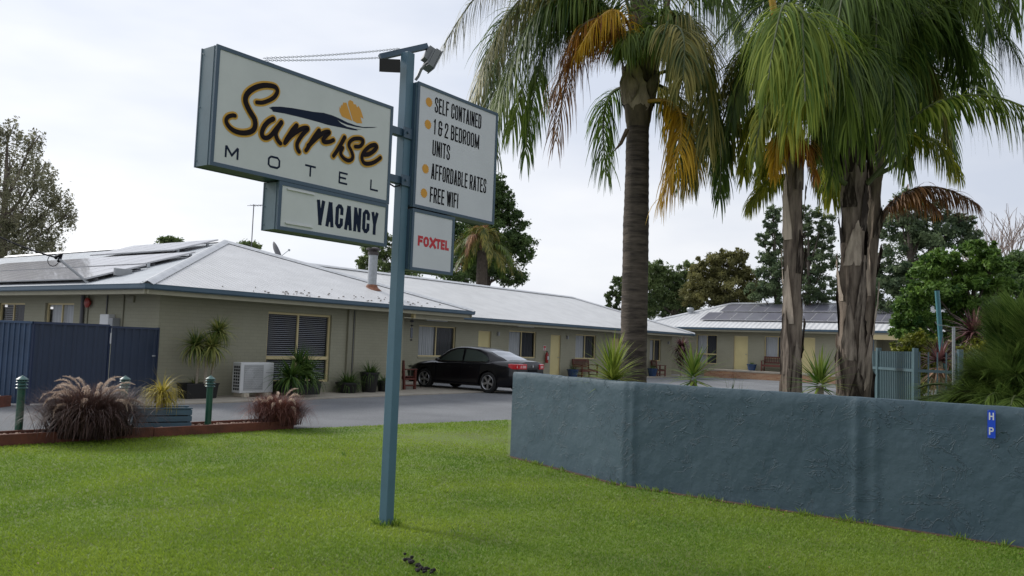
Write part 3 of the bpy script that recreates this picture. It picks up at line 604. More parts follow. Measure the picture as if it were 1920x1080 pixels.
def window(parent, M_, a0, a1, z0, z1, mull=(), trans=(), fills=('sheer', 'dark'), fr=.05, rev=.12):
    mb = MB(); mb.M = M_; y0, y1 = rev-.055, rev-.002
    mb.box(a0, a0+fr, y0, y1, z0, z1); mb.box(a1-fr, a1, y0, y1, z0, z1); mb.box(a0+fr, a1-fr, y0, y1, z0, z0+fr); mb.box(a0+fr, a1-fr, y0, y1, z1-fr, z1)
    for m_ in mull: mb.box(m_-fr*.45, m_+fr*.45, y0+.006, y1-.004, z0+fr, z1-fr)
    for t_ in trans: mb.box(a0+fr, a1-fr, y0-.004, y1-.006, t_-fr*.75, t_+fr*.75)
    fo = mb.build('window', CREAM, parent)
    mb = MB(); mb.M = M_; mb.quad((a0+fr, rev-.025, z0+fr), (a1-fr, rev-.025, z0+fr), (a1-fr, rev-.025, z1-fr), (a0+fr, rev-.025, z1-fr)); mb.build('pane', GLASS, fo)
    edges = [a0+fr, *mull, a1-fr]
    for i, (e0, e1) in enumerate(zip(edges, edges[1:])):
        f = fills[min(i, len(fills)-1)]
        mb = MB(); mb.M = M_
        if f in ('sheer', 'dark'):
            n = max(8, int((e1-e0)/.035)); P = [(e0+(e1-e0)*k/n, rev+.07+.02*math.sin(k*2.1)+.008*math.sin(k*.9)) for k in range(n+1)]
            mb.add([(x, y, z) for x, y in P for z in (z0, z1)], [(2*k, 2*k+2, 2*k+3, 2*k+1) for k in range(n)])
            mb.build('curtain', CURT if f == 'sheer' else CURTD, fo, smooth=True)
        elif f == 'blind':
            z = z0+fr+.02
            while z < z1-fr-.02:
                if not any(abs(z-t_) < .05 for t_ in trans):
                    mb.add([(e0+.01, rev+.03, z), (e1-.01, rev+.03, z), (e1-.01, rev+.068, z+.010), (e0+.01, rev+.068, z+.010), (e0+.01, rev+.03, z-.004), (e1-.01, rev+.03, z-.004)], [(0, 1, 2, 3), (4, 5, 1, 0)])
                z += .054
            mb.build('blind', BLIND, fo)
    mb = MB(); mb.M = M_; mb.box(a0-.05, a1+.05, rev+.15, rev+.2, z0-.05, z1+.05); mb.build('unlit_room_backing', DARKIN, fo)  # black slab added behind the curtains as the darkness of the room
    # brick sill
    mb = MB(); mb.M = M_; mb.box(a0-.0, a1+.0, -.025, rev-.056, z0-.07, z0-.002); mb.build('sill', BRICK, fo)
    return fo
def door(parent, M_, a0, a1, z0, z1, hinge=1, rev=.12):
    mb = MB(); mb.M = M_; y0, y1 = rev-.04, rev
    mb.box(a0, a0+.045, y0-.02, y1, z0, z1); mb.box(a1-.045, a1, y0-.02, y1, z0, z1); mb.box(a0+.045, a1-.045, y0-.02, y1, z1-.045, z1)
    fo = mb.build('door_frame', CREAM, parent)
    mb = MB(); mb.M = M_; mb.box(a0+.047, a1-.047, y0, y1-.002, z0+.01, z1-.047); do = mb.build('door', CREAMD, fo)
    do.parent = parent; fo.name = 'door_frame'
    mb = MB(); mb.M = M_; x = a1-.12 if hinge > 0 else a0+.12
    mb.tube([(x, y0-.06, z0+1.0), (x, y0, z0+1.0)], .022, 8); mb.box(x-.05, x+.01, y0-.06, y0-.045, z0+.985, z0+1.015); mb.build('handle', GALV, do)
def gutter(parent, pts, z0=2.53, z1=2.66, name='gutter'):
    """square gutter along an eave line (closed profile), outside face on the right hand of travel"""
    mb = MB(); ln = [Vector((*p, 0)) for p in pts]
    for i, (a, b_) in enumerate(zip(ln, ln[1:])):
        d = (b_-a).normalized(); nn = Vector((d.y, -d.x, 0))
        prof = [(-.07, z0+.004), (0.03, z0+.004), (.052, z0+.03), (.056, z1-.03), (.062, z1), (.050, z1), (.046, z1-.02), (-.07, z1-.02)]
        V = [(p+nn*o+d*(e_*(.06 if o > 0 else 0))) for p, e_ in ((a, -1 if i else 0), (b_, 1 if i < len(ln)-2 else 0)) for o, z in prof for _ in (0,)]
        V = []
        for p, e_ in ((a, -1 if i else 0), (b_, 1 if i < len(ln)-2 else 0)):
            for o, z in prof:
                q = p+nn*o+d*(e_*o); V.append((q.x, q.y, z))
        n = len(prof); mb.add(V, [(k, (k+1) % n, n+(k+1) % n, n+k) for k in range(n)]+[tuple(range(n)), tuple(range(2*n-1, n-1, -1))])
    g = mb.build(name, GUT, parent)
    mb = MB()
    for i, (a, b_) in enumerate(zip(ln, ln[1:])):
        d = (b_-a).normalized(); nn = Vector((d.y, -d.x, 0)); c = .02
        q = [a-nn*.08-d*0, a-nn*.05, b_-nn*.05, b_-nn*.08]
        mb.add([(p.x, p.y, z) for z in (z0-.10, z0+.01) for p in q], [(0, 3, 2, 1), (4, 5, 6, 7), (0, 1, 5, 4), (1, 2, 6, 5), (2, 3, 7, 6), (3, 0, 4, 7)])
    mb.build('fascia', SOFF, parent)
    return g
def ridge_caps(parent, lines, r=.075):
    for p, q in lines:
        mb = MB(); p, q = Vector(p), Vector(q); d = (q-p).normalized(); s = d.cross(Vector((0, 0, 1))).normalized(); up_ = s.cross(d)
        n = max(4, int((q-p).length/.152)*2); V = []; Fc = []
        for k in range(n+1):
            c = p.lerp(q, k/n); e_ = .015 if k % 2 else 0
            V += [c+s*(.17-e_)-up_*.045*0-Vector((0, 0, .035)), c+s*.06+up_*.035, c+up_*.062, c-s*.06+up_*.035, c-s*(.17-e_)-Vector((0, 0, .035))]
        for k in range(n):
            for j in range(4): Fc.append((k*5+j, k*5+j+1, (k+1)*5+j+1, (k+1)*5+j))
        mb.add(V, Fc); mb.build('ridge_cap', RIDGE, parent)
def solar(parent, o, ux, uy, w_, h_, n=1, mat_=None):
    """one framed panel: o corner, ux along eave, uy up the slope"""
    nn = ux.cross(uy).normalized()
    if nn.z < 0: nn = -nn
    a, b_, c, d = o, o+ux*w_, o+ux*w_+uy*h_, o+uy*h_
    mb = MB(); t_ = nn*.038
    mb.add([a, b_, c, d, a+t_, b_+t_, c+t_, d+t_], [(0, 3, 2, 1), (4, 5, 6, 7), (0, 1, 5, 4), (1, 2, 6, 5), (2, 3, 7, 6), (3, 0, 4, 7)]); p = mb.build('solar_panel', PANELF, parent)
    g = .022; mb = MB(); e_ = nn*.0405; a, b_, c, d = a+ux*g+uy*g+e_, b_-ux*g+uy*g+e_, c-ux*g-uy*g+e_, d+ux*g-uy*g+e_; mb.quad(a, b_, c, d); mb.build('cell_sheet', mat_ or PANEL, p)

# ---- front block
def front_block():
    B = empty('motel_office_block', C0, RZ, 'olive painted brick motel block nearest the lawn with white hipped iron roof', 'building')
    ops_f = [(2.95, 5.17, .33, 2.23)]
    mb = MB(); mb.M = AX(); wallmesh(mb, -.17, 8.16, 0, 2.5, ops_f)
    mb.M = None
    ops_l = [(-8.60, -6.90, 1.2, 2.26), (-5.67, -4.07, 1.2, 2.26)]
    mb.M = AX(-.17, 0, 'side'); wallmesh(mb, -26, 0, 0, 2.5, ops_l)
    mb.M = None; mb.quad((8.16, 0, 0), (8.16, 4.3, 0), (8.16, 4.3, 2.5), (8.16, 0, 2.5)); mb.quad((0, 26, 0), (9, 26, 0), (9, 26, 2.5), (0, 26, 2.5)); mb.quad((9, 14, 0), (9, 26, 0), (9, 26, 2.5), (9, 14, 2.5))
    mb.build('wall', BRICK, B)
    window(B, AX(), 2.95, 5.17, .33, 2.23, mull=(4.02,), trans=(1.0,), fills=('blind', 'blind'), fr=.06)
    window(B, AX(-.17, 0, 'side'), -8.60, -6.90, 1.2, 2.26, mull=(-7.75,), fills=('blind', 'dark'))
    window(B, AX(-.17, 0, 'side'), -5.67, -4.07, 1.2, 2.26, mull=(-4.85,), fills=('sheer', 'sheer'))
    # roof
    x0, x1, y0, y1, ze, xm, ya, zr, yb = -.9, 10.85, -.62, 27, 2.655, 5.08, 5.25, 4.57, 21
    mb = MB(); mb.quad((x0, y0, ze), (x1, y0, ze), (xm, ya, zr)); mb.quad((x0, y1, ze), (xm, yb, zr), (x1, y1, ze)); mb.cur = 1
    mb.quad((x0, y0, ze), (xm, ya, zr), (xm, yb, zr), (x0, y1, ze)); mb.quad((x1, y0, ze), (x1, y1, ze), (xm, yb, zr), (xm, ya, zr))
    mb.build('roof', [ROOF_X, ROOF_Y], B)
    mb = MB(); mb.quad((x0+.05, y0+.05, 2.46), (x1-.05, y0+.05, 2.46), (x1-.05, 4.0, 2.46), (x0+.05, 4.0, 2.46)); mb.quad((x0+.05, 4.0, 2.46), (0.5, 4.0, 2.46), (.5, y1, 2.46), (x0+.05, y1, 2.46)); mb.build('eave_lining', SOFF, B)
    ridge_caps(B, [((x0, y0, ze+.02), (xm, ya, zr+.02)), ((x1, y0, ze+.02), (xm, ya, zr+.02)), ((xm, ya, zr+.02), (xm, yb, zr+.02))])
    gutter(B, [(x0, y1), (x0, y0), (x1, y0), (x1, 3.3)])
    # porch beam and post at the right end
    MB().box(8.30, 10.7, -.36, -.28, 2.33, 2.455).build('porch_beam', SOFF, B); MB().box(8.19, 8.29, -.38, -.26, 2.30, 2.455).build('beam_end', CREAM, B)
    MB().box(10.55, 10.67, 3.0, 3.12, 0, 2.45).build('porch_post', SOFF, B)
    # solar panels on the left slope
    sl = (zr-ze)/(xm-x0); us = Vector((1, 0, sl)).normalized(); uy = Vector((0, 1, 0))
    def on(x, y, off): return Vector((x, y, ze+(x-x0)*sl+off))
    for k in range(12): solar(B, on(-.72, 2.42+k*1.0, .10), uy, us, .985, 1.62)
    for k in range(12): solar(B, on(.98, 2.85+k*1.0, .10), uy, us, .985, 1.62)
    tl = Vector((1, 0, sl*1.02)).normalized()
    for k in range(5): solar(B, on(3.08, 4.9+k*1.0, .12), uy, tl, .985, 1.62)
    for x_, y_, h_ in ((1.0, 2.62, .1), (2.4, 2.9, .1), (3.3, 5.0, .08), (4.3, 5.0, .08)):
        p = on(x_, y_, 0); MB().box(p.x-.03, p.x+.03, p.y-.03, p.y+.03, p.z-.02, p.z+h_+.03).build('panel_foot', GALV, B)
    for x_ in (-.5, .6, 1.25, 2.3): 
        a, b_ = on(x_, 2.3 if x_ < .9 else 2.75, .055), on(x_, 14.8, .055); mb = MB(); mb.tube([a, b_], .022, 4); mb.build('panel_rail', PIPEG, B)
    p = on(.0, 2.30, .08); MB().box(p.x-.1, p.x+.35, p.y-.06, p.y+.02, p.z-.05, p.z+.13).build('isolator_box', GREYP, B)
    fb = Vector((7.8, 1.15, 3.20))
    mb = MB(); mb.lathe([(.145, 0), (.145, 1.14)], fb, 18); f = mb.build('flue', GALV, B, smooth=True)

    mb = MB(); mb.lathe([(.17, 1.10), (.175, 1.13), (.175, 1.20), (.13, 1.22), (.13, 1.27), (.24, 1.27), (.24, 1.31), (.0001, 1.38)], fb, 18); mb.build('flue_cap', mat('dark_flue_cap', (.06, .05, .05), .6), f)
    mb = MB(); mb.lathe([(.34, -.06), (.20, .05), (.16, .14), (.15, .14)], fb, 16); mb.build('flashing', mat('rusty_flashing', (.22, .09, .05), .8, var=.3, vscale=9), f)
    # pipes, boxes and bell
    MB().box(5.76, 5.88, -.075, -.003, .25, 2.42).build('downpipe', PIPE, B); 
    for x_ in (6.02, 6.09): mb = MB(); mb.tube([(x_, -.02, .3), (x_, -.02, 2.42)], .014, 6); mb.build('conduit', SOFF if x_ > 6.05 else PIPEG, B)
    mb = MB(); mb.tube([(-.22, 3.53, .2), (-.22, 3.53, 2.46)], .05, 8); mb.build('downpipe', PIPEG, B)
    for y_ in (3.31, 2.36, 1.57): mb = MB(); mb.tube([(-.19, y_, .4), (-.19, y_, 2.46)], .018, 6); mb.build('conduit', PIPE if y_ != 2.36 else PIPEG, B)
    mb = MB(); mb.M = Matrix.Translation((-.18, 3.22, 2.26)) @ Matrix.Rotation(-math.pi/2, 4, 'Y'); mb.lathe([(.06, 0), (.06, .05), (.125, .055), (.13, .09), (.09, .115), (.0001, .125)], (0, 0, 0), 18)
    mb.build('fire_bell', mat('red_bell', (.30, .03, .02), .35), B, smooth=True)
    MB().box(-.215, -.173, 1.09, 1.38, 2.27, 2.42).build('meter_cover', PIPE, B)
    MB().box(-.35, -.173, 1.95, 2.37, 1.45, 1.97).build('inverter', WHITEP, B, bevel=.02); MB().box(-.37, -.173, 1.70, 1.91, 1.42, 1.88).build('switch_box', GREYP, B, bevel=.01)
    # weep/base line
    MB().box(-.17, 8.16, -.012, .0, 0, .26).build('base_course', BRICK, B)
    # scattered leaf litter at the gutter
    mb = MB()
    for k in range(60):
        x_ = rnd.choice([rnd.gauss(7.3, .9), rnd.uniform(1, 10), rnd.gauss(3.4, .8)]); y_ = y0+.05+abs(rnd.gauss(0, .3)); z_ = ze+(y_-y0)*(zr-ze)/(ya-y0)+.02
        if not x0+.3 < x_ < x1-1: continue
        s_ = rnd.uniform(.006, .018); mb.box(x_-s_*1.6, x_+s_*1.6, y_-s_, y_+s_, z_-.01, z_+.012)
    mb.build('leaf_litter', mat('dead_leaf_litter', (.16, .13, .11), .9), B)['kind'] = 'stuff'
front_block()
# ---- long wing
def wing():
    B = empty('motel_unit_wing', C0, RZ, 'long low olive brick wing of motel units running away behind the black car', 'building')
    wins = [(13.55, 15.85, .97, 2.22, 14.68), (19.64, 21.84, .97, 2.22, 20.72), (25.42, 27.48, .97, 2.22, 26.45), (33.80, 35.27, .90, 2.20, 34.5)]
    doors = [(17.38, 18.30), (23.10, 24.02), (29.2, 30.1)]
    M_ = AX(0, 4.3); mb = MB(); mb.M = M_; wallmesh(mb, 8.16, 36.8, 0, 2.5, [w_[:4] for w_ in wins]+[(a, b_, 0.02, 2.13) for a, b_ in doors])
    mb.M = None; mb.quad((36.8, 4.3, 0), (36.8, 13.8, 0), (36.8, 13.8, 2.5), (36.8, 4.3, 2.5)); mb.quad((8.16, 13.8, 0), (36.8, 13.8, 0), (36.8, 13.8, 2.5), (8.16, 13.8, 2.5)); mb.build('wall', BRICK, B)
    for a, b_, c, d, m_ in wins: window(B, M_, a, b_, c, d, mull=(m_,))
    for i, (a, b_) in enumerate(doors): door(B, M_, a, b_, .02, 2.13)
    x0, x1, y0, y1, ze, zr, xr = 4.9, 38.2, 3.45, 14.75, 2.655, 4.6, 32.5; ym = (y0+y1)/2
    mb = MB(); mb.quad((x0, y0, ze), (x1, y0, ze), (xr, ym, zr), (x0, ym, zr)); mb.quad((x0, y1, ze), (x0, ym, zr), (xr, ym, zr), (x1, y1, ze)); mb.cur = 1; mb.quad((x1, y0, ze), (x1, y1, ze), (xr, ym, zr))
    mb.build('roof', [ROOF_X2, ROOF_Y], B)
    ridge_caps(B, [((x0, ym, zr+.02), (xr, ym, zr+.02)), ((x1, y0, ze+.02), (xr, ym, zr+.02)), ((x1, y1, ze+.02), (xr, ym, zr+.02))])
    mb = MB(); mb.quad((8.2, 3.5, 2.47), (x1-.05, 3.5, 2.47), (x1-.05, 4.3, 2.47), (8.2, 4.3, 2.47)); mb.quad((36.8, 4.3, 2.47), (x1-.05, 4.3, 2.47), (x1-.05, y1, 2.47), (36.8, y1, 2.47)); mb.build('eave_lining', SOFF, B)
    gutter(B, [(10.92, y0), (x1, y0), (x1, y1)])
    for x_ in (13.4, 19.6, 28.4): MB().box(x_, x_+1.25, 3.75, 3.87, 2.40, 2.468).build('strip_light', WHITEP, B, bevel=.01)
    for x_ in (24.55, 18.75, 36.2): mb = MB(); mb.box(x_-.05, x_+.05, 4.20, 4.298, 1.95, 2.12); mb.build('wall_light', GREYP, B)
wing()
# ---- right building
def right_building():
    B = empty('solar_motel_block', C0, RZ, 'far olive brick motel block facing the drive with two rows of panels on its roof', 'building')
    FX = 40.3; M_ = AX(FX, 0, 'side')          # along = -y
    wins = [(-4.22, -2.79, .80, 2.68, -3.5, (1.42,)), (.32, 1.95, 1.30, 2.68, 1.15, ())]
    doors = [(-1.66, -.74), (2.52, 3.42)]
    mb = MB(); mb.M = M_; wallmesh(mb, -9, 6.9, .0, 2.98, [w_[:4] for w_ in wins]+[(a, b_, .5, 2.66) for a, b_ in doors]); mb.M = None
    mb.quad((FX, 9, 0), (48.4, 9, 0), (48.4, 9, 2.98), (FX, 9, 2.98)); mb.quad((FX, -6.9, 0), (FX+1.5, -6.9, 0), (FX+1.5, -6.9, 2.98), (FX, -6.9, 2.98)); mb.quad((FX+1.5, -14, 0), (FX+1.5, -6.9, 0), (FX+1.5, -6.9, 2.98), (FX+1.5, -14, 2.98))
    mb.build('wall', BRICK, B)
    for a, b_, c, d, m_, t_ in wins: window(B, M_, a, b_, c, d, mull=(m_,), trans=t_, fills=('sheer', 'dark'))
    for a, b_ in doors: door(B, M_, a, b_, .5, 2.66)
    mbx = MB(); mbx.M = AX(FX+1.5, 0, 'side'); mbx.box(8.2, 9.3, -.03, -.003, .5, 2.6); mbx.build('door', CREAMD, B)
    ex, hw, ze, rx, zr, yl, yr = 39.45, 5.0, 3.13, 44.45, 4.95, 8.6, -16.0
    mb = MB(); mb.quad((ex, yl, ze), (rx, yl-5.1, zr), (rx, yr+5, zr), (ex, yr, ze)); mb.quad((ex+10, yl, ze), (ex+10, yr, ze), (rx, yr+5, zr), (rx, yl-5.1, zr)); mb.cur = 1
    mb.quad((ex, yl, ze), (ex+10, yl, ze), (rx, yl-5.1, zr)); mb.quad((ex, yr, ze), (rx, yr+5, zr), (ex+10, yr, ze)); mb.build('roof', [ROOF_R, ROOF_X2], B)
    ridge_caps(B, [((ex, yl, ze+.02), (rx, yl-5.1, zr+.02)), ((rx, yl-5.1, zr+.02), (rx, yr+5, zr+.02)), ((ex, yr, ze+.02), (rx, yr+5, zr+.02))])
    mb = MB(); mb.quad((ex+.04, yl, 2.95), (FX, yl, 2.95), (FX, yr, 2.95), (ex+.04, yr, 2.95)); mb.build('eave_lining', SOFF, B)
    gutter(B, [(ex+10, yl), (ex, yl), (ex, yr)], 3.0, 3.13)
    MB().box(ex+.06, ex+.16, yr+.2, -6.7, 2.62, 2.94).build('porch_beam', CREAM, B)
    for y_ in (-6.85, -8.95, -11.5): MB().box(ex+.05, ex+.17, y_-.06, y_+.06, .5, 2.62).build('porch_post', TEAL_DK, B)
    sl = (zr-ze)/5; us = Vector((1, 0, sl)).normalized(); uy = Vector((0, 1, 0))
    def on(x, y, off): return Vector((x, y, ze+(x-ex)*sl+off))
    for k in range(12): solar(B, on(40.62, 3.15-k*1.02, .10), uy, us, 1.0, 1.6)
    for k in range(11): solar(B, on(42.38, 2.5-k*1.02, .10), uy, us, 1.0, 1.6)
    # raised brick verandah step
    MB().box(38.6, FX, -14, 2.9, .0, .40).build('verandah_step', BRICKR, B); MB().box(38.58, FX-.01, -14, 2.92, .401, .50).build('step_paving', CONC, B)
    MB().box(38.2, 38.575, 1.0, 2.0, 0, .28).build('entry_step', BRICKR, B)
    mb = MB(); mb.lathe([(.16, -.1), (.16, .12), (.22, .16), (.26, .28), (.2, .38), (.0001, .42)], on(42.3, 5.6, .0), 12); mb.build('roof_vent', GALV, B)
right_building()

# paths
def sheet_b(name, x0, x1, y0, y1, z, m):
    mb = MB(); mb.box(x0, x1, y0, y1, -.05, z); o = mb.build(name, m, bevel=.008); o.location = C0; o.rotation_euler = (0, 0, RZ); tag(o, kind='structure'); return o
sheet_b('office_path', -1.6, 11.4, -1.66, -.0, .035, CONC)
sheet_b('porch_slab', 8.16, 11.4, .0, 4.3, .034, CONC)
sheet_b('wing_path', 11.4, 37.6, 3.0, 4.3, .035, CONC)

# ------------------------------------------------------------------ things standing about the buildings
def Bthing(name, x, y, z, rz, label, cat, group=None): return empty(name, W(x, y, z), RZ+rz, label, cat, group)
def aircon():
    t = Bthing('air_conditioner', 2.15, -.58, .036, 0, 'white outdoor air conditioner unit on blocks between planter boxes', 'air conditioner')
    mb = MB(); mb.box(-.5, .5, -.17, .17, .10, .86); o = mb.build('casing', WHITEP, t, bevel=.02)
    mb = MB(); mb.box(-.40, .17, -.178, -.1705, .17, .80)
    g = mb.build('grille', mat('fan_grille', (.34, .35, .36), .5), o)
    mb = MB()
    for k in range(1, 9): r_ = .03*k+.02; mb.tube([(-.115+r_*math.cos(a*math.pi/12), -.184, .485+r_*math.sin(a*math.pi/12)) for a in range(25)], .0045, 4, cap=False)
    for k in range(14): z = .19+.045*k; mb.box(-.39, .16, -.183, -.179, z-.003, z+.003)
    mb.build('grille_wire', WHITEP, g)
    mb = MB()
    for i in range(3):
        for k in range(8): mb.box(-.506, -.501, -.13+.085*i, -.07+.085*i, .17+.078*k, .225+.078*k)
    mb.build('side_vent', BLKP, t)
    for x_ in (-.33, .33): MB().box(x_-.07, x_+.07, -.24, .22, 0, .098).build('mounting_block', CONCW, t, bevel=.012)
    MB().box(.25, .47, -.176, -.1705, .60, .615).build('trim_line', GREYP, t)
aircon()
def ribbon_leaves(n, L_, wd, elev, droop, seed=0, curl=0, z0=0, az=None, base_r=.02, segs=5, fold=.35, wtip=.06, zs=0, cols=(0, 1)):
    """sword leaves leaving one growing point; returns V, F, tint arrays"""
    rs = np.random.RandomState(seed); V = []; Fq = []; T_ = []; k0 = 0
    for k in range(n):
        f = k/max(1, n-1); a = k*2.39996+rs.randn()*.15 if az is None else az[0]+(az[1]-az[0])*rs.rand()
        el = elev[0]+(elev[1]-elev[0])*f+rs.randn()*.10; ln = L_*(.75+.4*rs.rand())*(1-.25*abs(f-.35)); dr = droop*(.5+rs.rand())*(1-.6*f)
        P = Vector((math.cos(a)*base_r, math.sin(a)*base_r, z0+zs*f)); side = Vector((-math.sin(a), math.cos(a), 0)); tint = rs.uniform(*cols)
        for s in range(segs+1):
            u_ = s/segs; e_ = el-dr*u_**1.3*1.6
            if s: P = P+Vector((math.cos(a)*math.cos(e_), math.sin(a)*math.cos(e_), math.sin(e_)))*(ln/segs)
            wv = wd*(.55+.45*math.sin(math.pi*min(1, u_*1.6+.1)))*(1-u_**2.2)+wd*wtip*.3
            up_ = side.cross(Vector((math.cos(a)*math.cos(e_), math.sin(a)*math.cos(e_), math.sin(e_)))).normalized()
            V += [P+side*wv-up_*wv*fold*-1, P, P-side*wv-up_*wv*fold*-1]; T_ += [tint]*3
            if s:
                b_ = k0+(s-1)*3
                for j in range(2): Fq.append((b_+j, b_+j+1, b_+j+4, b_+j+3))
        k0 += (segs+1)*3
    return [tuple(v) for v in V], Fq, T_
def merge(parts):
    V, Fq, T_ = [], [], []
    for v, f, t_, off in parts:
        b_ = len(V); V += [(x+off[0], y+off[1], z+off[2]) for x, y, z in v]; Fq += [tuple(i+b_ for i in q) for q in f]; T_ += t_
    return V, Fq, T_
LEAF_DG = leafmat('strappy_green_leaf', (.02, .06, .012), (.12, .20, .04), .25)
LEAF_DR = leafmat('dracaena_leaf', (.07, .12, .025), (.40, .40, .12), .35)
LEAF_YU = leafmat('yucca_leaf', (.10, .17, .02), (.36, .42, .08), .35, nscale=2)
LEAF_YU2 = leafmat('yucca_green_leaf', (.05, .12, .015), (.24, .30, .06), .35, nscale=2)
LEAF_PUR = leafmat('burgundy_leaf', (.04, .016, .02), (.22, .10, .10), .25)
LEAF_DEAD = leafmat('dead_tan_leaf', (.16, .08, .05), (.38, .24, .15), .2)
LEAF_YEL = leafmat('yellowing_leaf', (.22, .19, .03), (.50, .40, .06), .35)
PALEBARK = mat('pale_cane_bark', (.30, .26, .20), .8, var=.25, vscale=18, stretch=(1, 1, 4))
SOILM = mat('potting_soil', (.02, .015, .01), .95)
def rect_pot(name, x, y, w_, d_, h_, label, group=None, m=BLKP):
    t = Bthing(name, x, y, .036, 0, label, 'planter', group)
    mb = MB(); tp = .03
    mb.add([(-w_/2+tp, -d_/2+tp, 0), (w_/2-tp, -d_/2+tp, 0), (w_/2-tp, d_/2-tp, 0), (-w_/2+tp, d_/2-tp, 0), (-w_/2, -d_/2, h_), (w_/2, -d_/2, h_), (w_/2, d_/2, h_), (-w_/2, d_/2, h_)], [(0, 3, 2, 1), (0, 1, 5, 4), (1, 2, 6, 5), (2, 3, 7, 6), (3, 0, 4, 7)])
    mb.box(-w_/2-.012, w_/2+.012, -d_/2-.012, -d_/2+.02, h_-.03, h_); mb.box(-w_/2-.012, w_/2+.012, d_/2-.02, d_/2+.012, h_-.03, h_); mb.box(-w_/2-.012, -w_/2+.02, -d_/2+.02, d_/2-.02, h_-.03, h_-.001); mb.box(w_/2-.02, w_/2+.012, -d_/2+.02, d_/2-.02, h_-.03, h_-.001)
    mb.build('trough', m, t); MB().box(-w_/2+.021, w_/2-.021, -d_/2+.021, d_/2-.021, h_-.08, h_-.035).build('soil', SOILM, t); return t
def round_pot(name, x, y, r0, r1, h_, label, m=BLKP, group=None, z=.036):
    t = Bthing(name, x, y, z, 0, label, 'plant pot', group)
    mb = MB(); mb.lathe([(r0, 0), (r1*.97, h_-.05), (r1*1.04, h_-.045), (r1*1.04, h_), (r1*.94, h_), (r1*.92, h_-.06)], (0, 0, 0), 24); mb.build('pot', m, t, smooth=True)
    mb = MB(); mb.lathe([(r1*.915, h_-.07), (.0001, h_-.05)], (0, 0, 0), 16); mb.build('soil', SOILM, t); return t
def plant(name, loc, parts, m, label, cat, group=None, canes=(), dead=None):
    t = empty(name, loc, 0, label, cat, group)
    V, Fq, T_ = merge(parts); arr_obj('foliage', V, Fq, m, t, T_)
    for c in canes:
        mb = MB(); mb.tube(c[0], c[1], 8); mb.build('stem', PALEBARK, t, smooth=True)
    if dead: V, Fq, T_ = merge(dead); arr_obj('dead_leaves', V, Fq, LEAF_DEAD, t, T_)
    return t
rect_pot('planter_box', .64, -.52, .85, .42, .36, 'black rectangular planter box under the pale-trunked dracaenas')
rect_pot('planter_box', 3.62, -.50, 1.35, .42, .36, 'long black planter box below the blinded window')
p0 = W(.64, -.52, .39)
def rel(px, py, Y, base): return at(px, py, Y)-base
h1, h2, h3 = rel(367, 648, 19.8, p0), rel(397, 650, 19.9, p0), rel(410, 622, 20.2, p0)
plant('dracaena', p0, [(*ribbon_leaves(150, .62, .024, (-.7, 1.4), 1.0, 1), h1), (*ribbon_leaves(160, .66, .025, (-.8, 1.4), 1.0, 2), h2), (*ribbon_leaves(140, .60, .024, (-.6, 1.4), 1.0, 3), h3), (*ribbon_leaves(26, .32, .012, (.1, 1.2), .6, 4), (-.12, .1, 0)), (*ribbon_leaves(20, .3, .012, (.1, 1.2), .6, 5), (.16, .22, 0))],
      LEAF_DR, 'dracaena with pale canes and three spiky heads against the olive wall', 'plant', canes=[([(h1.x*.4, h1.y*.4, -.05), h1*.55+Vector((.04, 0, 0)), h1], .035), ([(h2.x*.6, h2.y*.6, -.05), h2*.6, h2], .04), ([(h3.x*.7, h3.y*.7, .0), h3], .03)])
q0 = W(3.62, -.50, .36)
plant('strappy_cordyline', q0, [(*ribbon_leaves(130, .80, .034, (-.3, 1.4), .9, 11), rel(545, 708, 21.3, q0)), (*ribbon_leaves(130, .80, .034, (-.4, 1.45), .8, 12), rel(572, 700, 21.9, q0)), (*ribbon_leaves(70, .65, .022, (0, 1.5), .5, 13), rel(561, 680, 21.7, q0)), (*ribbon_leaves(40, .5, .02, (-.3, 1.2), .9, 14), rel(588, 716, 22, q0))], LEAF_DG, 'dark green cordyline spilling over the long planter under the front window', 'plant')
round_pot('round_pot', 5.50, -.42, .24, .33, .30, 'squat black pot at the foot of the downpipe')
round_pot('tapered_pot', 6.36, -.42, .20, .285, .58, 'tall tapered black pot on the path left of the sign post')
round_pot('small_pot', 7.02, -.38, .17, .23, .33, 'small black pot half hidden by the sign post')
def tuft(x, y, z, n, L_, label, seed, m=LEAF_DG, name='potted_grass', cat='plant', wd=.010, el=(-.1, 1.45), dr=1.0):
    return plant(name, W(x, y, z), [(*ribbon_leaves(n, L_, wd, el, dr, seed, base_r=.05), (0, 0, 0)), (*ribbon_leaves(n//2, L_*.8, wd, el, dr, seed+50, base_r=.06), (.08, .05, 0))], m, label, cat)
tuft(5.50, -.42, .28, 120, .60, 'bushy green strap plant in the squat pot by the downpipe', 21, wd=.018)
tuft(6.36, -.42, .56, 130, .62, 'arching grassy plant in the tall tapered black pot', 22)
tuft(7.02, -.38, .32, 60, .42, 'little grassy plant in the small pot behind the sign post', 23)
tuft(12.6, 3.6, .42, 60, .6, 'grassy plant beside the nose of the black car', 24)
round_pot('dark_pot', 12.6, 3.6, .18, .24, .42, 'dark pot on the path in front of the car bonnet')
for x_, y_, z_, lb, lp, s_, hh in ((24.35, 3.75, .036, 'blue glazed pot left of the wing bench', 'small green plant in the blue pot left of the wing bench', 25, .42), (33.0, 3.7, .036, 'dark blue pot by the narrow window at the wing end', 'leafy plant in the dark blue pot at the wing end', 26, .45), (39.7, .25, .5, 'blue pot on the far verandah beside the yellow door', 'small cactus-like plant in the far verandah pot', 27, .40)):
    round_pot('blue_pot', x_, y_, .2, .30, hh, lb, BLUEPOT, None, z_); tuft(x_, y_, z_+hh-.03, 50, .5 if s_ != 27 else .33, lp, s_)
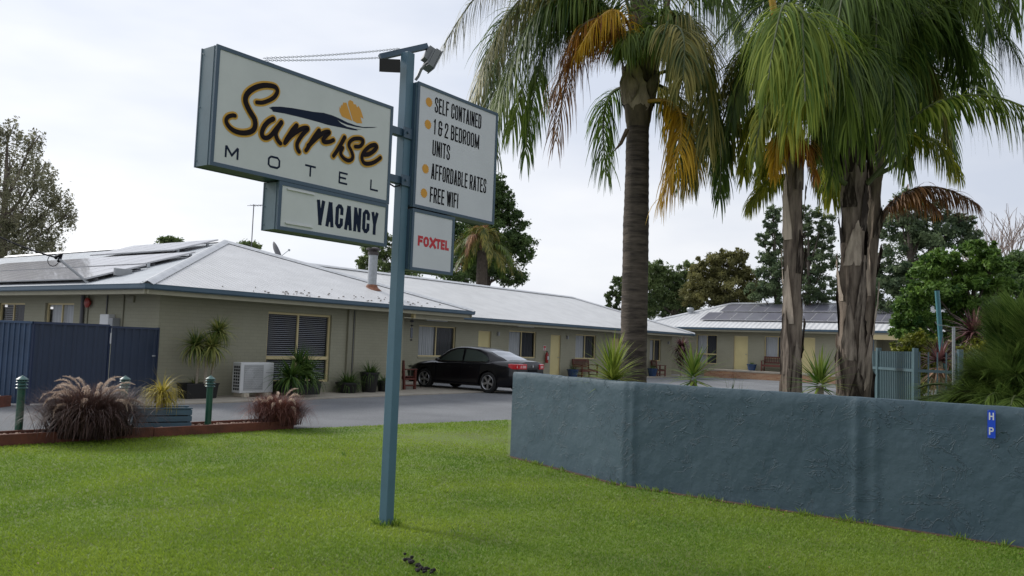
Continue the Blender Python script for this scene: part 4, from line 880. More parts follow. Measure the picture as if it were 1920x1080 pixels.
def bench(x, y, z, rz, w_, label, group='red stained timber benches'):
    t = Bthing('timber_bench', x, y, z, rz, label, 'bench', group); h = w_/2
    for s in (-1, 1):
        MB().box(s*h-.035, s*h+.035, -.28, -.21, 0, .62).build('leg', REDWOOD, t); mb = MB(); mb.add([(s*h-.034, .20, 0), (s*h+.034, .20, 0), (s*h+.034, .27, 0), (s*h-.034, .27, 0), (s*h-.034, .30, .92), (s*h+.034, .30, .92), (s*h+.034, .36, .92), (s*h-.034, .36, .92)], [(0, 3, 2, 1), (4, 5, 6, 7), (0, 1, 5, 4), (1, 2, 6, 5), (2, 3, 7, 6), (3, 0, 4, 7)]); mb.build('leg', REDWOOD, t)
        MB().box(s*h-.045, s*h+.045, -.30, .25, .621, .655).build('armrest', REDWOOD, t); MB().box(s*h-.025, s*h+.025, -.209, .215, .30, .36).build('side_rail', REDWOOD, t); MB().box(s*h-.02, s*h+.02, -.209, .21, .10, .15).build('stretcher', REDWOOD, t)
    mb = MB()
    for k in range(5): y_ = -.25+.095*k; mb.box(-h+.04, h-.04, y_, y_+.075, .39, .415)
    mb.box(-h+.04, h-.04, -.27, -.245, .30, .388); mb.build('seat', REDWOOD, t)
    mb = MB(); 
    for z_ in (.50, .84): mb.box(-h+.04, h-.04, .275+(z_-.5)*.1, .305+(z_-.5)*.1, z_, z_+.08)
    n = max(4, int(w_/.11))
    for k in range(n): x_ = -h+.09+(w_-.18)*k/(n-1); mb.box(x_-.022, x_+.022, .285, .30, .575, .845)
    mb.build('backrest', REDWOOD, t); return t
bench(8.58, .64, .036, R(90), 1.2, 'red timber bench seen end-on at the corner of the front block')
bench(25.75, 3.85, .036, 0, 1.5, 'red timber bench under the third wing window behind the yucca')
bench(33.9, 3.75, .036, R(50), .75, 'red timber seat beside the palm trunk at the end of the wing')
bench(39.85, -1.15, .5, R(-90), 1.5, 'red timber bench on the far verandah under a window')
def extinguisher():
    t = Bthing('fire_extinguisher', 22.6, 4.17, .75, 0, 'red fire extinguisher hung on the wing wall beside a yellow door', 'fire extinguisher')
    mb = MB(); mb.lathe([(.075, 0), (.08, .02), (.08, .40), (.05, .47), (.028, .49), (.028, .53), (.0001, .53)], (0, 0, 0), 16); mb.build('cylinder', mat('extinguisher_red', (.28, .012, .01), .3), t, smooth=True)
    mb = MB(); mb.tube([(0, 0, .50), (.06, -.02, .52), (.1, -.02, .42), (.09, -.02, .15)], .012, 6); mb.build('hose', BLACKV, t); MB().box(-.06, .05, -.012, .012, .535, .57).build('handle', BLACKV, t); MB().box(-.05, .05, -.085, -.079, .16, .32).build('label_patch', WHITEP, t)
    s = Bthing('fire_sign', 22.56, 4.285, 1.34, 0, 'small white and red square sign above the fire extinguisher', 'sign'); MB().box(-.11, .11, -.004, .004, 0, .24).build('sign_plate', WHITEP, s)
    mb = MB(); mb.box(-.09, .09, -.009, -.0045, .13, .22); mb.box(-.09, .09, -.009, -.0045, .015, .035); mb.box(-.03, .03, -.009, -.0045, .045, .12); mb.build('symbol', REDV, s)
extinguisher()
def ornament():
    t = Bthing('wind_chime', 8.42, -.10, 1.62, 0, 'dark metal wind chime hanging from the eave at the wall corner', 'wind chime')
    mb = MB(); mb.tube([(0, 0, .82), (0, 0, .60)], .004, 4); mb.build('cord', BLACKV, t)
    m = mat('aged_metal', (.10, .11, .13), .35, metal=.7, var=.3, vscale=20)
    mb = MB(); mb.lathe([(.0001, .55), (.07, .57), (.05, .62), (.0001, .63)], (0, 0, 0), 10); mb.lathe([(.0001, .42), (.06, .44), (.0001, .48)], (0, 0, 0), 10); mb.box(-.045, .045, -.01, .01, .05, .38); mb.lathe([(.0001, -.04), (.055, -.01), (.0001, .02)], (0, 0, 0), 10); mb.tube([(0, 0, .0), (0, 0, .6)], .006, 4); mb.build('ornament_plates', m, t)
ornament()
def dish():
    p = at(519, 470, 30); t = empty('satellite_dish', (p.x, p.y, 3.62), R(115), 'small grey satellite dish on the roof behind the front hip', 'satellite dish')
    g = mat('grey_dish', (.12, .12, .13), .5); h = p.z-3.62
    mb = MB(); mb.M = Matrix.Translation((0, 0, h)) @ Matrix.Rotation(R(62), 4, 'X'); mb.lathe([(.0001, -.09), (.15, -.07), (.28, -.02), (.34, .02), (.35, .03), (.34, .032), (.27, -.005), (.0001, -.07)], (0, 0, 0), 24); mb.build('reflector', g, t, smooth=True)
    mb = MB(); mb.tube([(0, 0, -.1), (0, .05, h-.15), (0, .03, h)], .025, 8); mb.build('mast', GALV, t)
    mb = MB(); mb.tube([(0, -.05, h-.3), (0, -.42, h+.05)], .012, 6); mb.box(-.03, .03, -.47, -.40, h+.02, h+.09); mb.build('feed_arm', GALV, t)
dish()
def antenna():
    p = at(472, 452, 34); t = empty('tv_antenna', (p.x, p.y, 3.9), R(-20), 'thin television aerial mast standing behind the front roof', 'antenna'); q = at(475, 383, 34)
    mb = MB(); mb.tube([(0, 0, 0), (0, 0, q.z-3.9)], .02, 6); mb.build('mast', PIPEG, t); h = q.z-3.95
    mb = MB(); mb.tube([(-.1, 0, h), (.55, .1, h)], .012, 5)
    for k in range(5): x_ = -.05+.13*k; mb.tube([(x_, -.18, h), (x_, .2, h)], .008, 4)
    mb.tube([(-.25, -.1, h-.02), (-.1, 0, h)], .01, 4); mb.tube([(-.2, .12, h+.02), (-.1, 0, h)], .01, 4); mb.build('aerial_head', PIPEG, t)
antenna()
def service_mast():
    b_ = W(-.6, 2.35, 2.75); t = empty('cable_mast', b_, 0, 'leaning grey service mast with coiled cable at the roof edge', 'mast'); top = at(109, 484, b_.y+.2)-b_
    mb = MB(); mb.tube([(0, 0, -.1), top], .035, 8); mb.build('pole', GREYP, t)
    mb = MB(); mb.tube([top+Vector((-.08, 0, .0)), top+Vector((.08, 0, .1)), top+Vector((.02, 0, -.1))], .05, 6); mb.build('cable_clamp', BLACKV, t)
    mb = MB(); mb.tube([top+Vector((-.12+.14*math.cos(a*math.pi/6), 0, -.06+.15*math.sin(a*math.pi/6))) for a in range(13)], .010, 6, cap=False); mb.build('cable_coil', BLACKV, t)
    e_ = at(-60, 412, b_.y+1)-b_; mb = MB(); mb.tube([top.lerp(e_, k/8)-Vector((0, 0, .10*4*(k/8)*(1-k/8))) for k in range(9)], .022, 5); mb.build('overhead_cable', BLACKV, t)
service_mast()
# ------------------------------------------------------------------ blue steel fence by the front block
def steel_sheet(mb, p, q, h, z0=.03, rib=.19, dep=.028, top=None):
    p, q = Vector((*p, 0)), Vector((*q, 0)); d = (q-p).normalized(); nn = Vector((d.y, -d.x, 0)); L_ = (q-p).length; n = int(L_/rib); P = []
    for k in range(n):
        for f, o in ((0, 0), (.55, 0), (.65, dep), (.90, dep)): P.append(p+d*((k+f)*L_/n)+nn*o)
    P.append(q); mb.add([(a.x, a.y, z) for a in P for z in (z0, h)], [(2*k, 2*k+2, 2*k+3, 2*k+1) for k in range(len(P)-1)])
STEELB = mat('dark_blue_colour_steel', (.016, .030, .064), .45, var=.08, vscale=1.5)
STEELB_LIT = mat('lit_blue_colour_steel', (.05, .085, .15), .45, var=.12, vscale=1.5)  # same blue steel, brightened in colour for the run that faces the light
def blue_fence():
    t = empty('steel_fence', (0, 0, 0), 0, 'dark blue ribbed steel fence with a gate joining the corner of the brick block', 'fence'); h = 1.66
    a = W(-.20, -.03); b_ = W(-1.36, -.15); c = W(-1.44, -.16); d = Vector((-9.73, 16.99, 0)); e_ = Vector((-14, 16.55, 0))
    mb = MB(); steel_sheet(mb, b_[:2], a[:2], h); g = mb.build('gate', STEELB, t)
    mb = MB(); steel_sheet(mb, d[:2], c[:2], h+.03, rib=.23); mb.build('fence_panel', STEELB, t)
    mb = MB(); steel_sheet(mb, e_[:2], (d.x-.02, d.y), h+.03, rib=.10, dep=.03); mb.build('fence_panel', STEELB_LIT, t)
    for i, (p, q) in enumerate(((b_, a), (d, c), (e_, d))):
        mb = MB(); dd = (q-p).normalized(); nn = Vector((dd.y, -dd.x, 0)); z = h+(.0 if i == 0 else .03)
        P = [p+nn*.04, p-nn*.02, q-nn*.02, q+nn*.04]; mb.add([(v.x, v.y, zz) for zz in (z-.035, z+.012) for v in P], [(0, 3, 2, 1), (4, 5, 6, 7), (0, 1, 5, 4), (1, 2, 6, 5), (2, 3, 7, 6), (3, 0, 4, 7)]); mb.build('top_rail', FENCEB2 if i < 2 else STEELB_LIT, t)
    for p in (a, c, d): MB().box(p.x-.03, p.x+.03, p.y+.0, p.y+.06, 0, h+.02).build('post', FENCEB2, t)
    p = W(-.27, -.08, 1.02); MB().box(p.x-.04, p.x+.03, p.y-.03, p.y, 1.0, 1.03).build('latch', GALV, g)
    p = W(-1.40, -.2, 1.35); MB().box(p.x-.014, p.x+.014, p.y-.01, p.y, 1.28, 1.52).build('hinge_plate', WHITEP, t)
blue_fence()
def raised_bed():
    t = empty('raised_bed', (-10.9, 16.3, 0), 0, 'red-brown raised garden bed against the blue fence at the left edge', 'garden bed')
    MB().box(-3, 1.02, -.10, 0, 0, .21).build('board', RUST, t); MB().box(.92, 1.02, .001, .40, 0, .21).build('board', RUST, t); MB().box(-3, .919, .001, .40, .0, .16).build('soil', SOILM, t)
    mb = MB()
    for k in range(30): x_ = rnd.uniform(-1.5, .85); mb.lathe([(.01, -.02), (.04, .0), (.03, .025), (.0001, .035)], (x_, rnd.uniform(.02, .3), .17+rnd.random()*.02), 6)
    mb.build('stones', mat('pale_stones', (.4, .33, .26), .8, var=.3, vscale=9), t)['kind'] = 'stuff'
raised_bed()
# ------------------------------------------------------------------ edged strip of pebbles with bollards, grasses and a box
E0, E1 = Vector((-10.2, 7.15, 0)), Vector((-3.67, 14.44, 0)); ED = (E1-E0).normalized(); EN = Vector((ED.y, -ED.x, 0))   # EN towards the lawn
BEDW = .78
def strip():
    t = empty('garden_edging', (0, 0, 0), 0, 'low red-brown timber edging boxing in a strip of pale pebbles beside the lawn', 'edging')
    def board(p, q, h=.15, th=.05, name='board'):
        d = (q-p).normalized(); nn = Vector((d.y, -d.x, 0))*th/2; P = [p-nn, q-nn, q+nn, p+nn]; mb = MB(); mb.add([(v.x, v.y, z) for z in (-.02, h) for v in P], [(0, 3, 2, 1), (4, 5, 6, 7), (0, 1, 5, 4), (1, 2, 6, 5), (2, 3, 7, 6), (3, 0, 4, 7)]); mb.build(name, RUST, t, bevel=.006)
    L_ = (E1-E0).length; n = 4
    for k in range(n): board(E0+ED*(L_*k/n+.004), E0+ED*(L_*(k+1)/n-.004), .155+.006*((k*7) % 3-1))
    for k in range(n): board(E0-EN*BEDW+ED*(L_*k/n+.004), E0-EN*BEDW+ED*(L_*(k+1)/n-.004), .12)
    board(E1-EN*.026, E1-EN*(BEDW-.026), .14)
    mb = MB(); P = [E0-EN*.026, E1-EN*.026, E1-EN*(BEDW-.026), E0-EN*(BEDW-.026)]; mb.quad(*[(v.x, v.y, .055) for v in P]); mb.build('soil', SOILM, t)
    mb = MB()
    for k in range(2600):
        p = E0+ED*rnd.uniform(2.2, L_-.05)-EN*rnd.uniform(.04, BEDW-.04); s_ = rnd.uniform(.012, .028); a = rnd.random()*3
        mb.lathe([(s_*.5, -s_*.5), (s_, 0), (s_*.6, s_*.45), (.0001, s_*.55)], (p.x, p.y, .065+rnd.random()*.022), 5)
    o = mb.build('pebbles', mat('pinkish_pebbles', (.46, .33, .25), .8, col2=(.26, .17, .13), vscale=22)); tag(o, 'pale pinkish pebbles filling the timber-edged strip', 'pebbles', kind='stuff')
strip()
def bollard(p, label):
    t = empty('bollard', p, 0, label, 'bollard', 'dark green bollards along the pebble strip')
    mb = MB(); mb.lathe([(.052, 0), (.052, .70)], (0, 0, 0), 20); mb.build('post', GREENP, t, smooth=True)
    mb = MB()
    for k in range(3): z = .695+k*.046; mb.lathe([(.042, z-.0), (.042, z+.018), (.080, z+.010), (.082, z+.018), (.046, z+.044), (.042, z+.046)], (0, 0, 0), 22)
    mb.build('louvre', GREENC, t); mb = MB(); mb.lathe([(.080, .830), (.082, .837), (.042, .868), (.016, .88), (.016, .888), (.0001, .895)], (0, 0, 0), 22); mb.build('cap', GREENC, t)
bollard((-6.98, 12.03, 0), 'dark green bollard left of the big fountain grass')
bollard((-5.93, 12.96, 0), 'dark green bollard half hidden behind the big fountain grass')
bollard((-4.96, 13.94, 0), 'dark green bollard between the slatted planter and the smaller fountain grass')
def slat_planter():
    c = (Vector((-5.82, 13.09, 0))+Vector((-5.07, 13.51, 0)))/2; d = Vector((.75, .42, 0)).normalized(); c += Vector((-d.y, d.x, 0))*.22
    t = empty('slatted_planter', (c.x, c.y, .06), math.atan2(d.y, d.x), 'blue-grey slatted timber planter box on the pebble strip', 'planter'); w_, d_, h_ = .86, .44, .30
    for s in (-1, 1):
        for k in range(3): MB().box(-w_/2, w_/2, s*(d_/2-.02), s*(d_/2), .01+k*.10, .092+k*.10).build('slat', BLUEW, t)
        for k in range(3): MB().box(s*(w_/2-.018), s*(w_/2-.001), -d_/2+.021, d_/2-.021, .01+k*.10, .092+k*.10).build('end_slat', BLUEW, t)
        for u_ in (-1, 1): MB().box(u_*(w_/2-.06), u_*(w_/2-.019), s*(d_/2-.06), s*(d_/2-.021), 0, .305).build('corner_post', BLUEW, t)
        MB().box(-w_/2-.004, w_/2+.004, s*(d_/2+.004), s*(d_/2-.055), .306, .326).build('cap_rail', BLUEW, t)
    MB().box(-w_/2+.06, w_/2-.06, -d_/2+.03, d_/2-.03, .02, .24).build('soil', SOILM, t)
    b_ = Vector((c.x-.02, c.y, .30))
    plant('ponytail_plant', b_, [(*ribbon_leaves(130, .58, .011, (.2, 1.3), 2.7, 31, segs=7, base_r=.02, fold=.2), (0, 0, .22)), (*ribbon_leaves(80, .62, .010, (.6, 1.45), 3.0, 32, segs=7, fold=.2), (0.01, 0, .28)), (*ribbon_leaves(8, .55, .007, (1.3, 1.55), .9, 33, segs=6), (0, 0, .3))],
          LEAF_YEL, 'wispy yellow-green plant growing from the slatted planter', 'plant', canes=[([(0, 0, -.1), (.01, 0, .1), (0, 0, .26)], [.035, .025, .03])])
slat_planter()
FG = leafmat('fountain_grass_blade', (.022, .012, .012), (.125, .070, .058), .3, nscale=3)
FG2 = leafmat('fountain_grass_burgundy', (.05, .018, .018), (.24, .10, .075), .3, nscale=3)
PLUME = leafmat('buff_plume', (.48, .36, .28), (.80, .68, .57), .4)
def fountain(loc, Rr, H_, n, seed, m, label, plumes, pl=.24):
    t = empty('fountain_grass', loc, 0, label, 'ornamental grass'); rs = np.random.RandomState(seed); V = []; Fq = []; T_ = []
    for k in range(n):
        a = rs.rand()*2*math.pi; f = rs.rand(); ln = H_*(1.05+.55*f)*(.7+.4*rs.rand()); el = 1.54-.62*f-.12*rs.rand(); dr = .35+1.5*f*rs.rand()+.7*rs.rand(); wd = .0045+.0025*rs.rand()
        P = Vector((rs.randn()*.20*Rr, rs.randn()*.20*Rr, 0)); sd_ = Vector((-math.sin(a), math.cos(a), 0)); b0 = len(V); ti = rs.rand(); S = 7
        for s in range(S+1):
            u_ = s/S; e_ = el-dr*u_*u_*1.15
            if s: P = P+Vector((math.cos(a)*math.cos(e_), math.sin(a)*math.cos(e_), math.sin(e_)))*ln/S
            if P.z < .01: P.z = .01
            ww = wd*(1-.85*u_); V += [P+sd_*ww, P-sd_*ww]; T_ += [ti*.7+.3*u_]*2
            if s: Fq.append((b0+2*s-2, b0+2*s-1, b0+2*s+1, b0+2*s))
    arr_obj('foliage', [tuple(v) for v in V], Fq, m, t, T_)
    # plumes: arching stalk with a soft brush at its end
    for k in range(plumes):
        a = rs.rand()*2*math.pi if k % 5 else -1.6+rs.randn()*.5; f = rs.rand(); el = 1.42-.62*f; ln = H_*(1.28+.30*rs.rand()); P = Vector((0, 0, 0)); pts = [P.copy()]; S = 12
        for s in range(1, S+1):
            u_ = s/S; e_ = el-1.9*u_**4.2*(.7+.6*f); P = P+Vector((math.cos(a)*math.cos(e_), math.sin(a)*math.cos(e_), math.sin(e_)))*ln/S; pts.append(P.copy())
        mb = MB(); mb.tube(pts[:S-2], .0025, 4); 
        pp = pts[S-4:]; fine = []
        for i in range(len(pp)-1):
            for q in range(4): fine.append(pp[i].lerp(pp[i+1], q/4))
        fine.append(pp[-1]); V = []; Fq = []; T_ = []; nf = 210
        for j in range(nf):
            u_ = j/nf; c = fine[min(len(fine)-2, int(u_*(len(fine)-1)))].lerp(fine[min(len(fine)-1, int(u_*(len(fine)-1))+1)], (u_*(len(fine)-1)) % 1)
            i = min(len(fine)-2, int(u_*(len(fine)-1))); tg = (fine[i+1]-fine[i]).normalized(); o_ = tg.orthogonal().normalized(); b_ = tg.cross(o_); an = rs.rand()*6.283
            dv = (o_*math.cos(an)+b_*math.sin(an)); rr_ = .030*(math.sin(math.pi*(.12+.85*u_)))*(.7+.5*rs.rand()); e_ = c+dv*rr_+tg*.020; s_ = tg.cross(dv)*.0032; b0 = len(V); V += [c+s_, c-s_, e_-s_*.3, e_+s_*.3]; Fq.append((b0, b0+1, b0+2, b0+3)); T_ += [rs.rand()]*4
        so_ = arr_obj('plume', [tuple(v) for v in V], Fq, PLUME, t, T_); mb.build('stalk', LEAF_DEAD, so_)
fountain((-5.98, 12.05, .06), .9, .68, 7500, 41, FG, 'large burgundy fountain grass with pale arching plumes beside the left bollard', 34)
fountain((-3.95, 14.48, .06), .6, .50, 4600, 42, FG2, 'smaller reddish fountain grass at the right end of the pebble strip', 12)

# ------------------------------------------------------------------ the black sedan
def ip(tab, x):
    if x <= tab[0][0]: return tab[0][1]
    for (a, b_), (c, d) in zip(tab, tab[1:]):
        if x <= c: u_ = (x-a)/(c-a); return b_+(d-b_)*(u_*u_*(3-2*u_)*.5+u_*.5)
    return tab[-1][1]
def sedan():
    c = W(11.10, -.48, 0); t = empty('parked_car', (c.x, c.y, 0), RZ+R(90), 'black four-door sedan parked nose-in at the wing', 'car')
    ZT = [(-2.50, .93), (-2.44, 1.05), (-2.25, 1.085), (-1.7, 1.09), (-1.2, 1.0), (.8, .97), (1.1, .985), (1.5, .95), (1.95, .87), (2.25, .76), (2.38, .62)]
    ZS = [(-2.50, .86), (-2.3, .95), (-1.6, .97), (0, .935), (1, .905), (1.7, .84), (2.2, .70), (2.38, .56)]
    ZB = [(-2.50, .38), (-2.35, .26), (-1.8, .20), (1.8, .19), (2.2, .22), (2.38, .32)]
    HW = [(-2.50, .60), (-2.42, .72), (-2.2, .82), (-1.7, .875), (-1, .89), (0, .90), (1.2, .885), (1.7, .85), (2.1, .74), (2.3, .60), (2.38, .48)]
    xs = [-2.50, -2.48, -2.44, -2.38, -2.3, -2.2, -2.05, -1.9]+[-1.75+.125*k for k in range(30)]+[2.0, 2.1, 2.2, 2.28, 2.34, 2.38]
    xs = sorted(set(round(x, 4) for x in xs)); rings = []
    for x in xs:
        zt, zs_, zb, w_ = ip(ZT, x), ip(ZS, x), ip(ZB, x), ip(HW, x)
        half = [(0, zt), (w_*.45, zt-.004), (w_*.78, zt-.25*(zt-zs_)-.008), (w_*.93, zt-.6*(zt-zs_)-.008), (w_, zs_-.025), (w_+.018, zs_-.09), (w_+.020, zs_-.2), (w_+.032, zs_*.5+.12), (w_+.028, .36+.0*zb if zb < .3 else zb+.06), (w_-.01, zb+.03), (w_-.10, zb), (0, zb)]
        rings.append([(x, y, z) for y, z in half]+[(x, -y, z) for y, z in half[-2:0:-1]])
    n = len(rings[0]); mb = MB(); V = [v for r_ in rings for v in r_]; Fc = [(i*n+k, i*n+(k+1) % n, (i+1)*n+(k+1) % n, (i+1)*n+k) for i in range(len(rings)-1) for k in range(n)]
    Fc += [tuple(range(n)), tuple(range(len(rings)*n-1, (len(rings)-1)*n-1, -1))]; mb.add(V, Fc); body = mb.build('body', CARP, t, smooth=True)
    bm = bmesh.new(); bm.from_mesh(body.data); bmesh.ops.recalc_face_normals(bm, faces=bm.faces); bm.to_mesh(body.data); bm.free()
    mb = MB()
    for wx in (-1.37, 1.37):
        for s in (-1, 1):
            P = [(wx+.385*math.cos(k*math.pi/16), .335+.385*math.sin(k*math.pi/16)) for k in range(32)]
            mb.add([(x, s*.62, z) for x, z in P]+[(x, s*1.2, z) for x, z in P], [(k, (k+1) % 32, 32+(k+1) % 32, 32+k) for k in range(32)]+[tuple(range(31, -1, -1)), tuple(range(32, 64))])
    cut = mb.build('cut', BLACKV); bm = bmesh.new(); bm.from_mesh(cut.data); bmesh.ops.recalc_face_normals(bm, faces=bm.faces); bm.to_mesh(cut.data); bm.free()
    cut.parent = t; md = body.modifiers.new('b', 'BOOLEAN'); md.object = cut; md.operation = 'DIFFERENCE'; md.solver = 'EXACT'
    bpy.context.view_layer.update(); dg = bpy.context.evaluated_depsgraph_get(); me = bpy.data.meshes.new_from_object(body.evaluated_get(dg)); body.modifiers.clear(); body.data = me; bpy.data.objects.remove(cut)
    try: me.set_sharp_from_angle(angle=R(32))
    except Exception: pass
    # cabin
    ZR = [(-1.98, 1.06), (-1.6, 1.19), (-1.15, 1.345), (-.75, 1.43), (-.2, 1.472), (.15, 1.462), (.42, 1.40), (.75, 1.20), (1.10, .965)]
    WB = [(-1.98, .70), (-1.3, .80), (-.5, .845), (.6, .845), (1.10, .78)]
    def yside(x, z): return ip(WB, x)-(z-.93)*.46
    rings = []; xs = [-1.98+.11*k for k in range(29)]
    for x in xs:
        zr = ip(ZR, x); zz = max(zr, .98); wr = yside(x, zz-.04)
        half = [(0, zr), (wr*.55, zr-.006), (wr*.85, zr-.022), (wr*.97, zr-.042), (wr+.0, zr-.065), (ip(WB, x)-.0, .93)]
        if zr < 1.0: half = [(0, zr), (.3, zr-.005), (.5, zr-.01), (.6, zr-.015), (.7, zr-.02), (.78, .93)]
        rings.append([(x, y, z) for y, z in half]+[(x, -y, z) for y, z in half[-1:0:-1]])
    n = len(rings[0]); mb = MB(); mb.add([v for r_ in rings for v in r_], [(i*n+k, i*n+k+1, (i+1)*n+k+1, (i+1)*n+k) for i in range(len(rings)-1) for k in range(n) if k < n-1 or True and False] + [(i*n+n-1, i*n, (i+1)*n, (i+1)*n+n-1) for i in range(len(rings)-1)]); mb.build('cabin', CARP, t, smooth=True)
    LG = mat('side_window_tint', (.05, .065, .058), .06, spec=.9, coat=.6); RG = mat('rear_window_glass', (.03, .035, .04), .03, spec=1, coat=1)
    for s in (-1, 1):
        for P, m_ in (([(.80, .965), (.60, 1.12), (.36, 1.285), (.12, 1.365), (-.16, 1.385), (-.22, .985)], 'side_window'), ([(-.31, .985), (-.25, 1.388), (-.62, 1.365), (-.92, 1.285), (-1.14, 1.185), (-1.30, 1.06), (-1.22, 1.005)], 'side_window')):
            mb = MB(); mb.quad(*[(x, s*(yside(x, z)+.013), z) for x, z in P]); g = mb.build(m_, LG, t)
            # the paler view through to the far window
            mb = MB(); cx = sum(p[0] for p in P)/len(P); cz = sum(p[1] for p in P)/len(P)
            mb.quad(*[(cx+(x-cx)*.0, 0, cz) for x, z in P]) if False else None
        mb = MB(); B_ = [(.86, .955), (-.25, .972), (-1.30, .99), (-1.40, 1.03)]
        mb.tube([(x, s*(yside(x, z)+.018), z) for x, z in B_], .009, 5); mb.build('window_trim', CHROME, t)
        for x in (-.42, .62-.10): mb = MB(); mb.tube([(x-.34, s*.925, .80), (x-.20, s*.93, .805)], .013, 6); mb.build('door_handle', CARP, t)
        mb = MB(); mb.M = Matrix.Translation((.72, s*.98, .99)); mb.lathe([(.0001, -.05), (.06, -.045), (.09, 0), (.07, .05), (.0001, .06)], (0, 0, 0), 12); mb.build('mirror', CARP, t, smooth=True)
        for x, a in ((-.27, .02), (.86, .0), (-1.02, 0)):
            mb = MB(); mb.box(x-.004, x+.004, s*.880, s*.934 if x > -1 else s*.928, .34, .90); mb.build('door_seam', BLACKV, t)
        mb = MB(); mb.tube([(-1.0, s*.934, .27), (1.0, s*.934, .27)], .014, 6); mb.build('sill', BLACKV, t)
    def topglass(x0, x1, w0, w1, name, m_):
        mb = MB(); NX, NY = 8, 8; V = []
        for i in range(NX+1):
            x = x0+(x1-x0)*i/NX; zr = ip(ZR, x); wh = w0+(w1-w0)*i/NX
            for j in range(NY+1): y = wh*(2*j/NY-1); V.append((x, y, zr+.010-.03*(y/.65)**2))
        mb.add(V, [(i*(NY+1)+j, i*(NY+1)+j+1, (i+1)*(NY+1)+j+1, (i+1)*(NY+1)+j) for i in range(NX) for j in range(NY)]); mb.build(name, m_, t, smooth=True)
    topglass(-1.12, -1.93, .50, .60, 'rear_window', RG); topglass(.46, 1.04, .50, .62, 'windscreen', RG)
    # lamps
    for s in (-1, 1):
        PL = [(-2.16, .862), (-2.28, .825), (-2.38, .775), (-2.455, .70), (-2.50, .60), (-2.515, .46), (-2.52, .36)]
        mb = MB(); V = []
        for i, (x, y) in enumerate(PL):
            z0, z1 = (.86, .965) if i == 0 else (.80, .975); V += [(x+.012, s*(y-.01), z0), (x-.012, s*(y+.012), z0+.01), (x-.012, s*(y+.012), z1-.01), (x+.02, s*(y-.01), z1)]
        mb.add(V, [(4*i+k, 4*i+(k+1) % 4, 4*i+4+(k+1) % 4, 4*i+4+k) for i in range(len(PL)-1) for k in range(4)]+[(0, 1, 2, 3), tuple(4*(len(PL)-1)+k for k in (3, 2, 1, 0))]); tl = mb.build('tail_lamp', TAIL, t)
        for i0, i1 in ((2.35, 3.9), (4.2, 5.6)):
            def pt(u_): i = int(u_); f = u_-i; return (PL[i][0]+(PL[i+1][0]-PL[i][0])*f-.016, PL[i][1]+(PL[i+1][1]-PL[i][1])*f+.016)
            a, b_ = pt(i0), pt(i1); mb = MB(); mb.add([(a[0], s*a[1], .845), (b_[0], s*b_[1], .845), (b_[0], s*b_[1], .925), (a[0], s*a[1], .925)], [(0, 1, 2, 3)]); mb.build('lamp_cell', TAILW, tl)
        mb = MB(); mb.box(2.10, 2.30, s*.50, s*.70, .66, .74); mb.build('headlamp', CHROME, t)
    mb = MB(); mb.quad((-2.513, 0, .96), (-2.515, -.03, .905), (-2.515, 0, .85), (-2.515, .03, .905)); mb.build('boot_badge', CHROME, t)
    MB().box(-2.53, -2.49, -.62, .62, .60, .64).build('bumper_crease', CARP, t, bevel=.01)
    MB().box(-2.515, -2.49, -.26, .26, .68, .80).build('number_plate_recess', BLACKV, t)
    # wheels
    for wx in (-1.37, 1.37):
        for s in (-1, 1):
            w_ = empty('wheel', (wx, s*.80, .335), 0, parent=t); M2 = Matrix.Rotation(-s*math.pi/2, 4, 'X')
            mb = MB(); mb.M = M2; mb.lathe([(.22, -.10), (.30, -.105), (.33, -.08), (.336, -.04), (.336, .04), (.33, .08), (.30, .105), (.235, .10), (.228, .06)], (0, 0, 0), 36, cap=False); mb.build('tyre', RUBBER, w_, smooth=True)
            mb = MB(); mb.M = M2; mb.lathe([(.235, .102), (.228, .108), (.215, .095), (.20, .03)], (0, 0, 0), 36, cap=False); mb.lathe([(.0001, .098), (.035, .096), (.045, .08)], (0, 0, 0), 16)
            for k in range(5):
                a = k*2*math.pi/5+.3; ca, sa = math.cos(a), math.sin(a)
                P = [(.03, -.03, .088), (.22, -.038, .094), (.22, .038, .094), (.03, .03, .088), (.03, -.03, .05), (.22, -.038, .06), (.22, .038, .06), (.03, .03, .05)]
                mb.add([(x*ca-y*sa, x*sa+y*ca, z) for x, y, z in P], [(0, 1, 2, 3), (7, 6, 5, 4), (0, 4, 5, 1), (1, 5, 6, 2), (2, 6, 7, 3), (3, 7, 4, 0)])
            mb.build('rim', ALLOY, w_); mb = MB(); mb.M = M2; mb.lathe([(.0001, .02), (.225, .02)], (0, 0, 0), 24); mb.build('brake_disc', RUBBER, w_)
    MB().box(-2.2, 2.1, -.72, .72, .20, .6).build('underbody', BLACKV, t)
sedan()

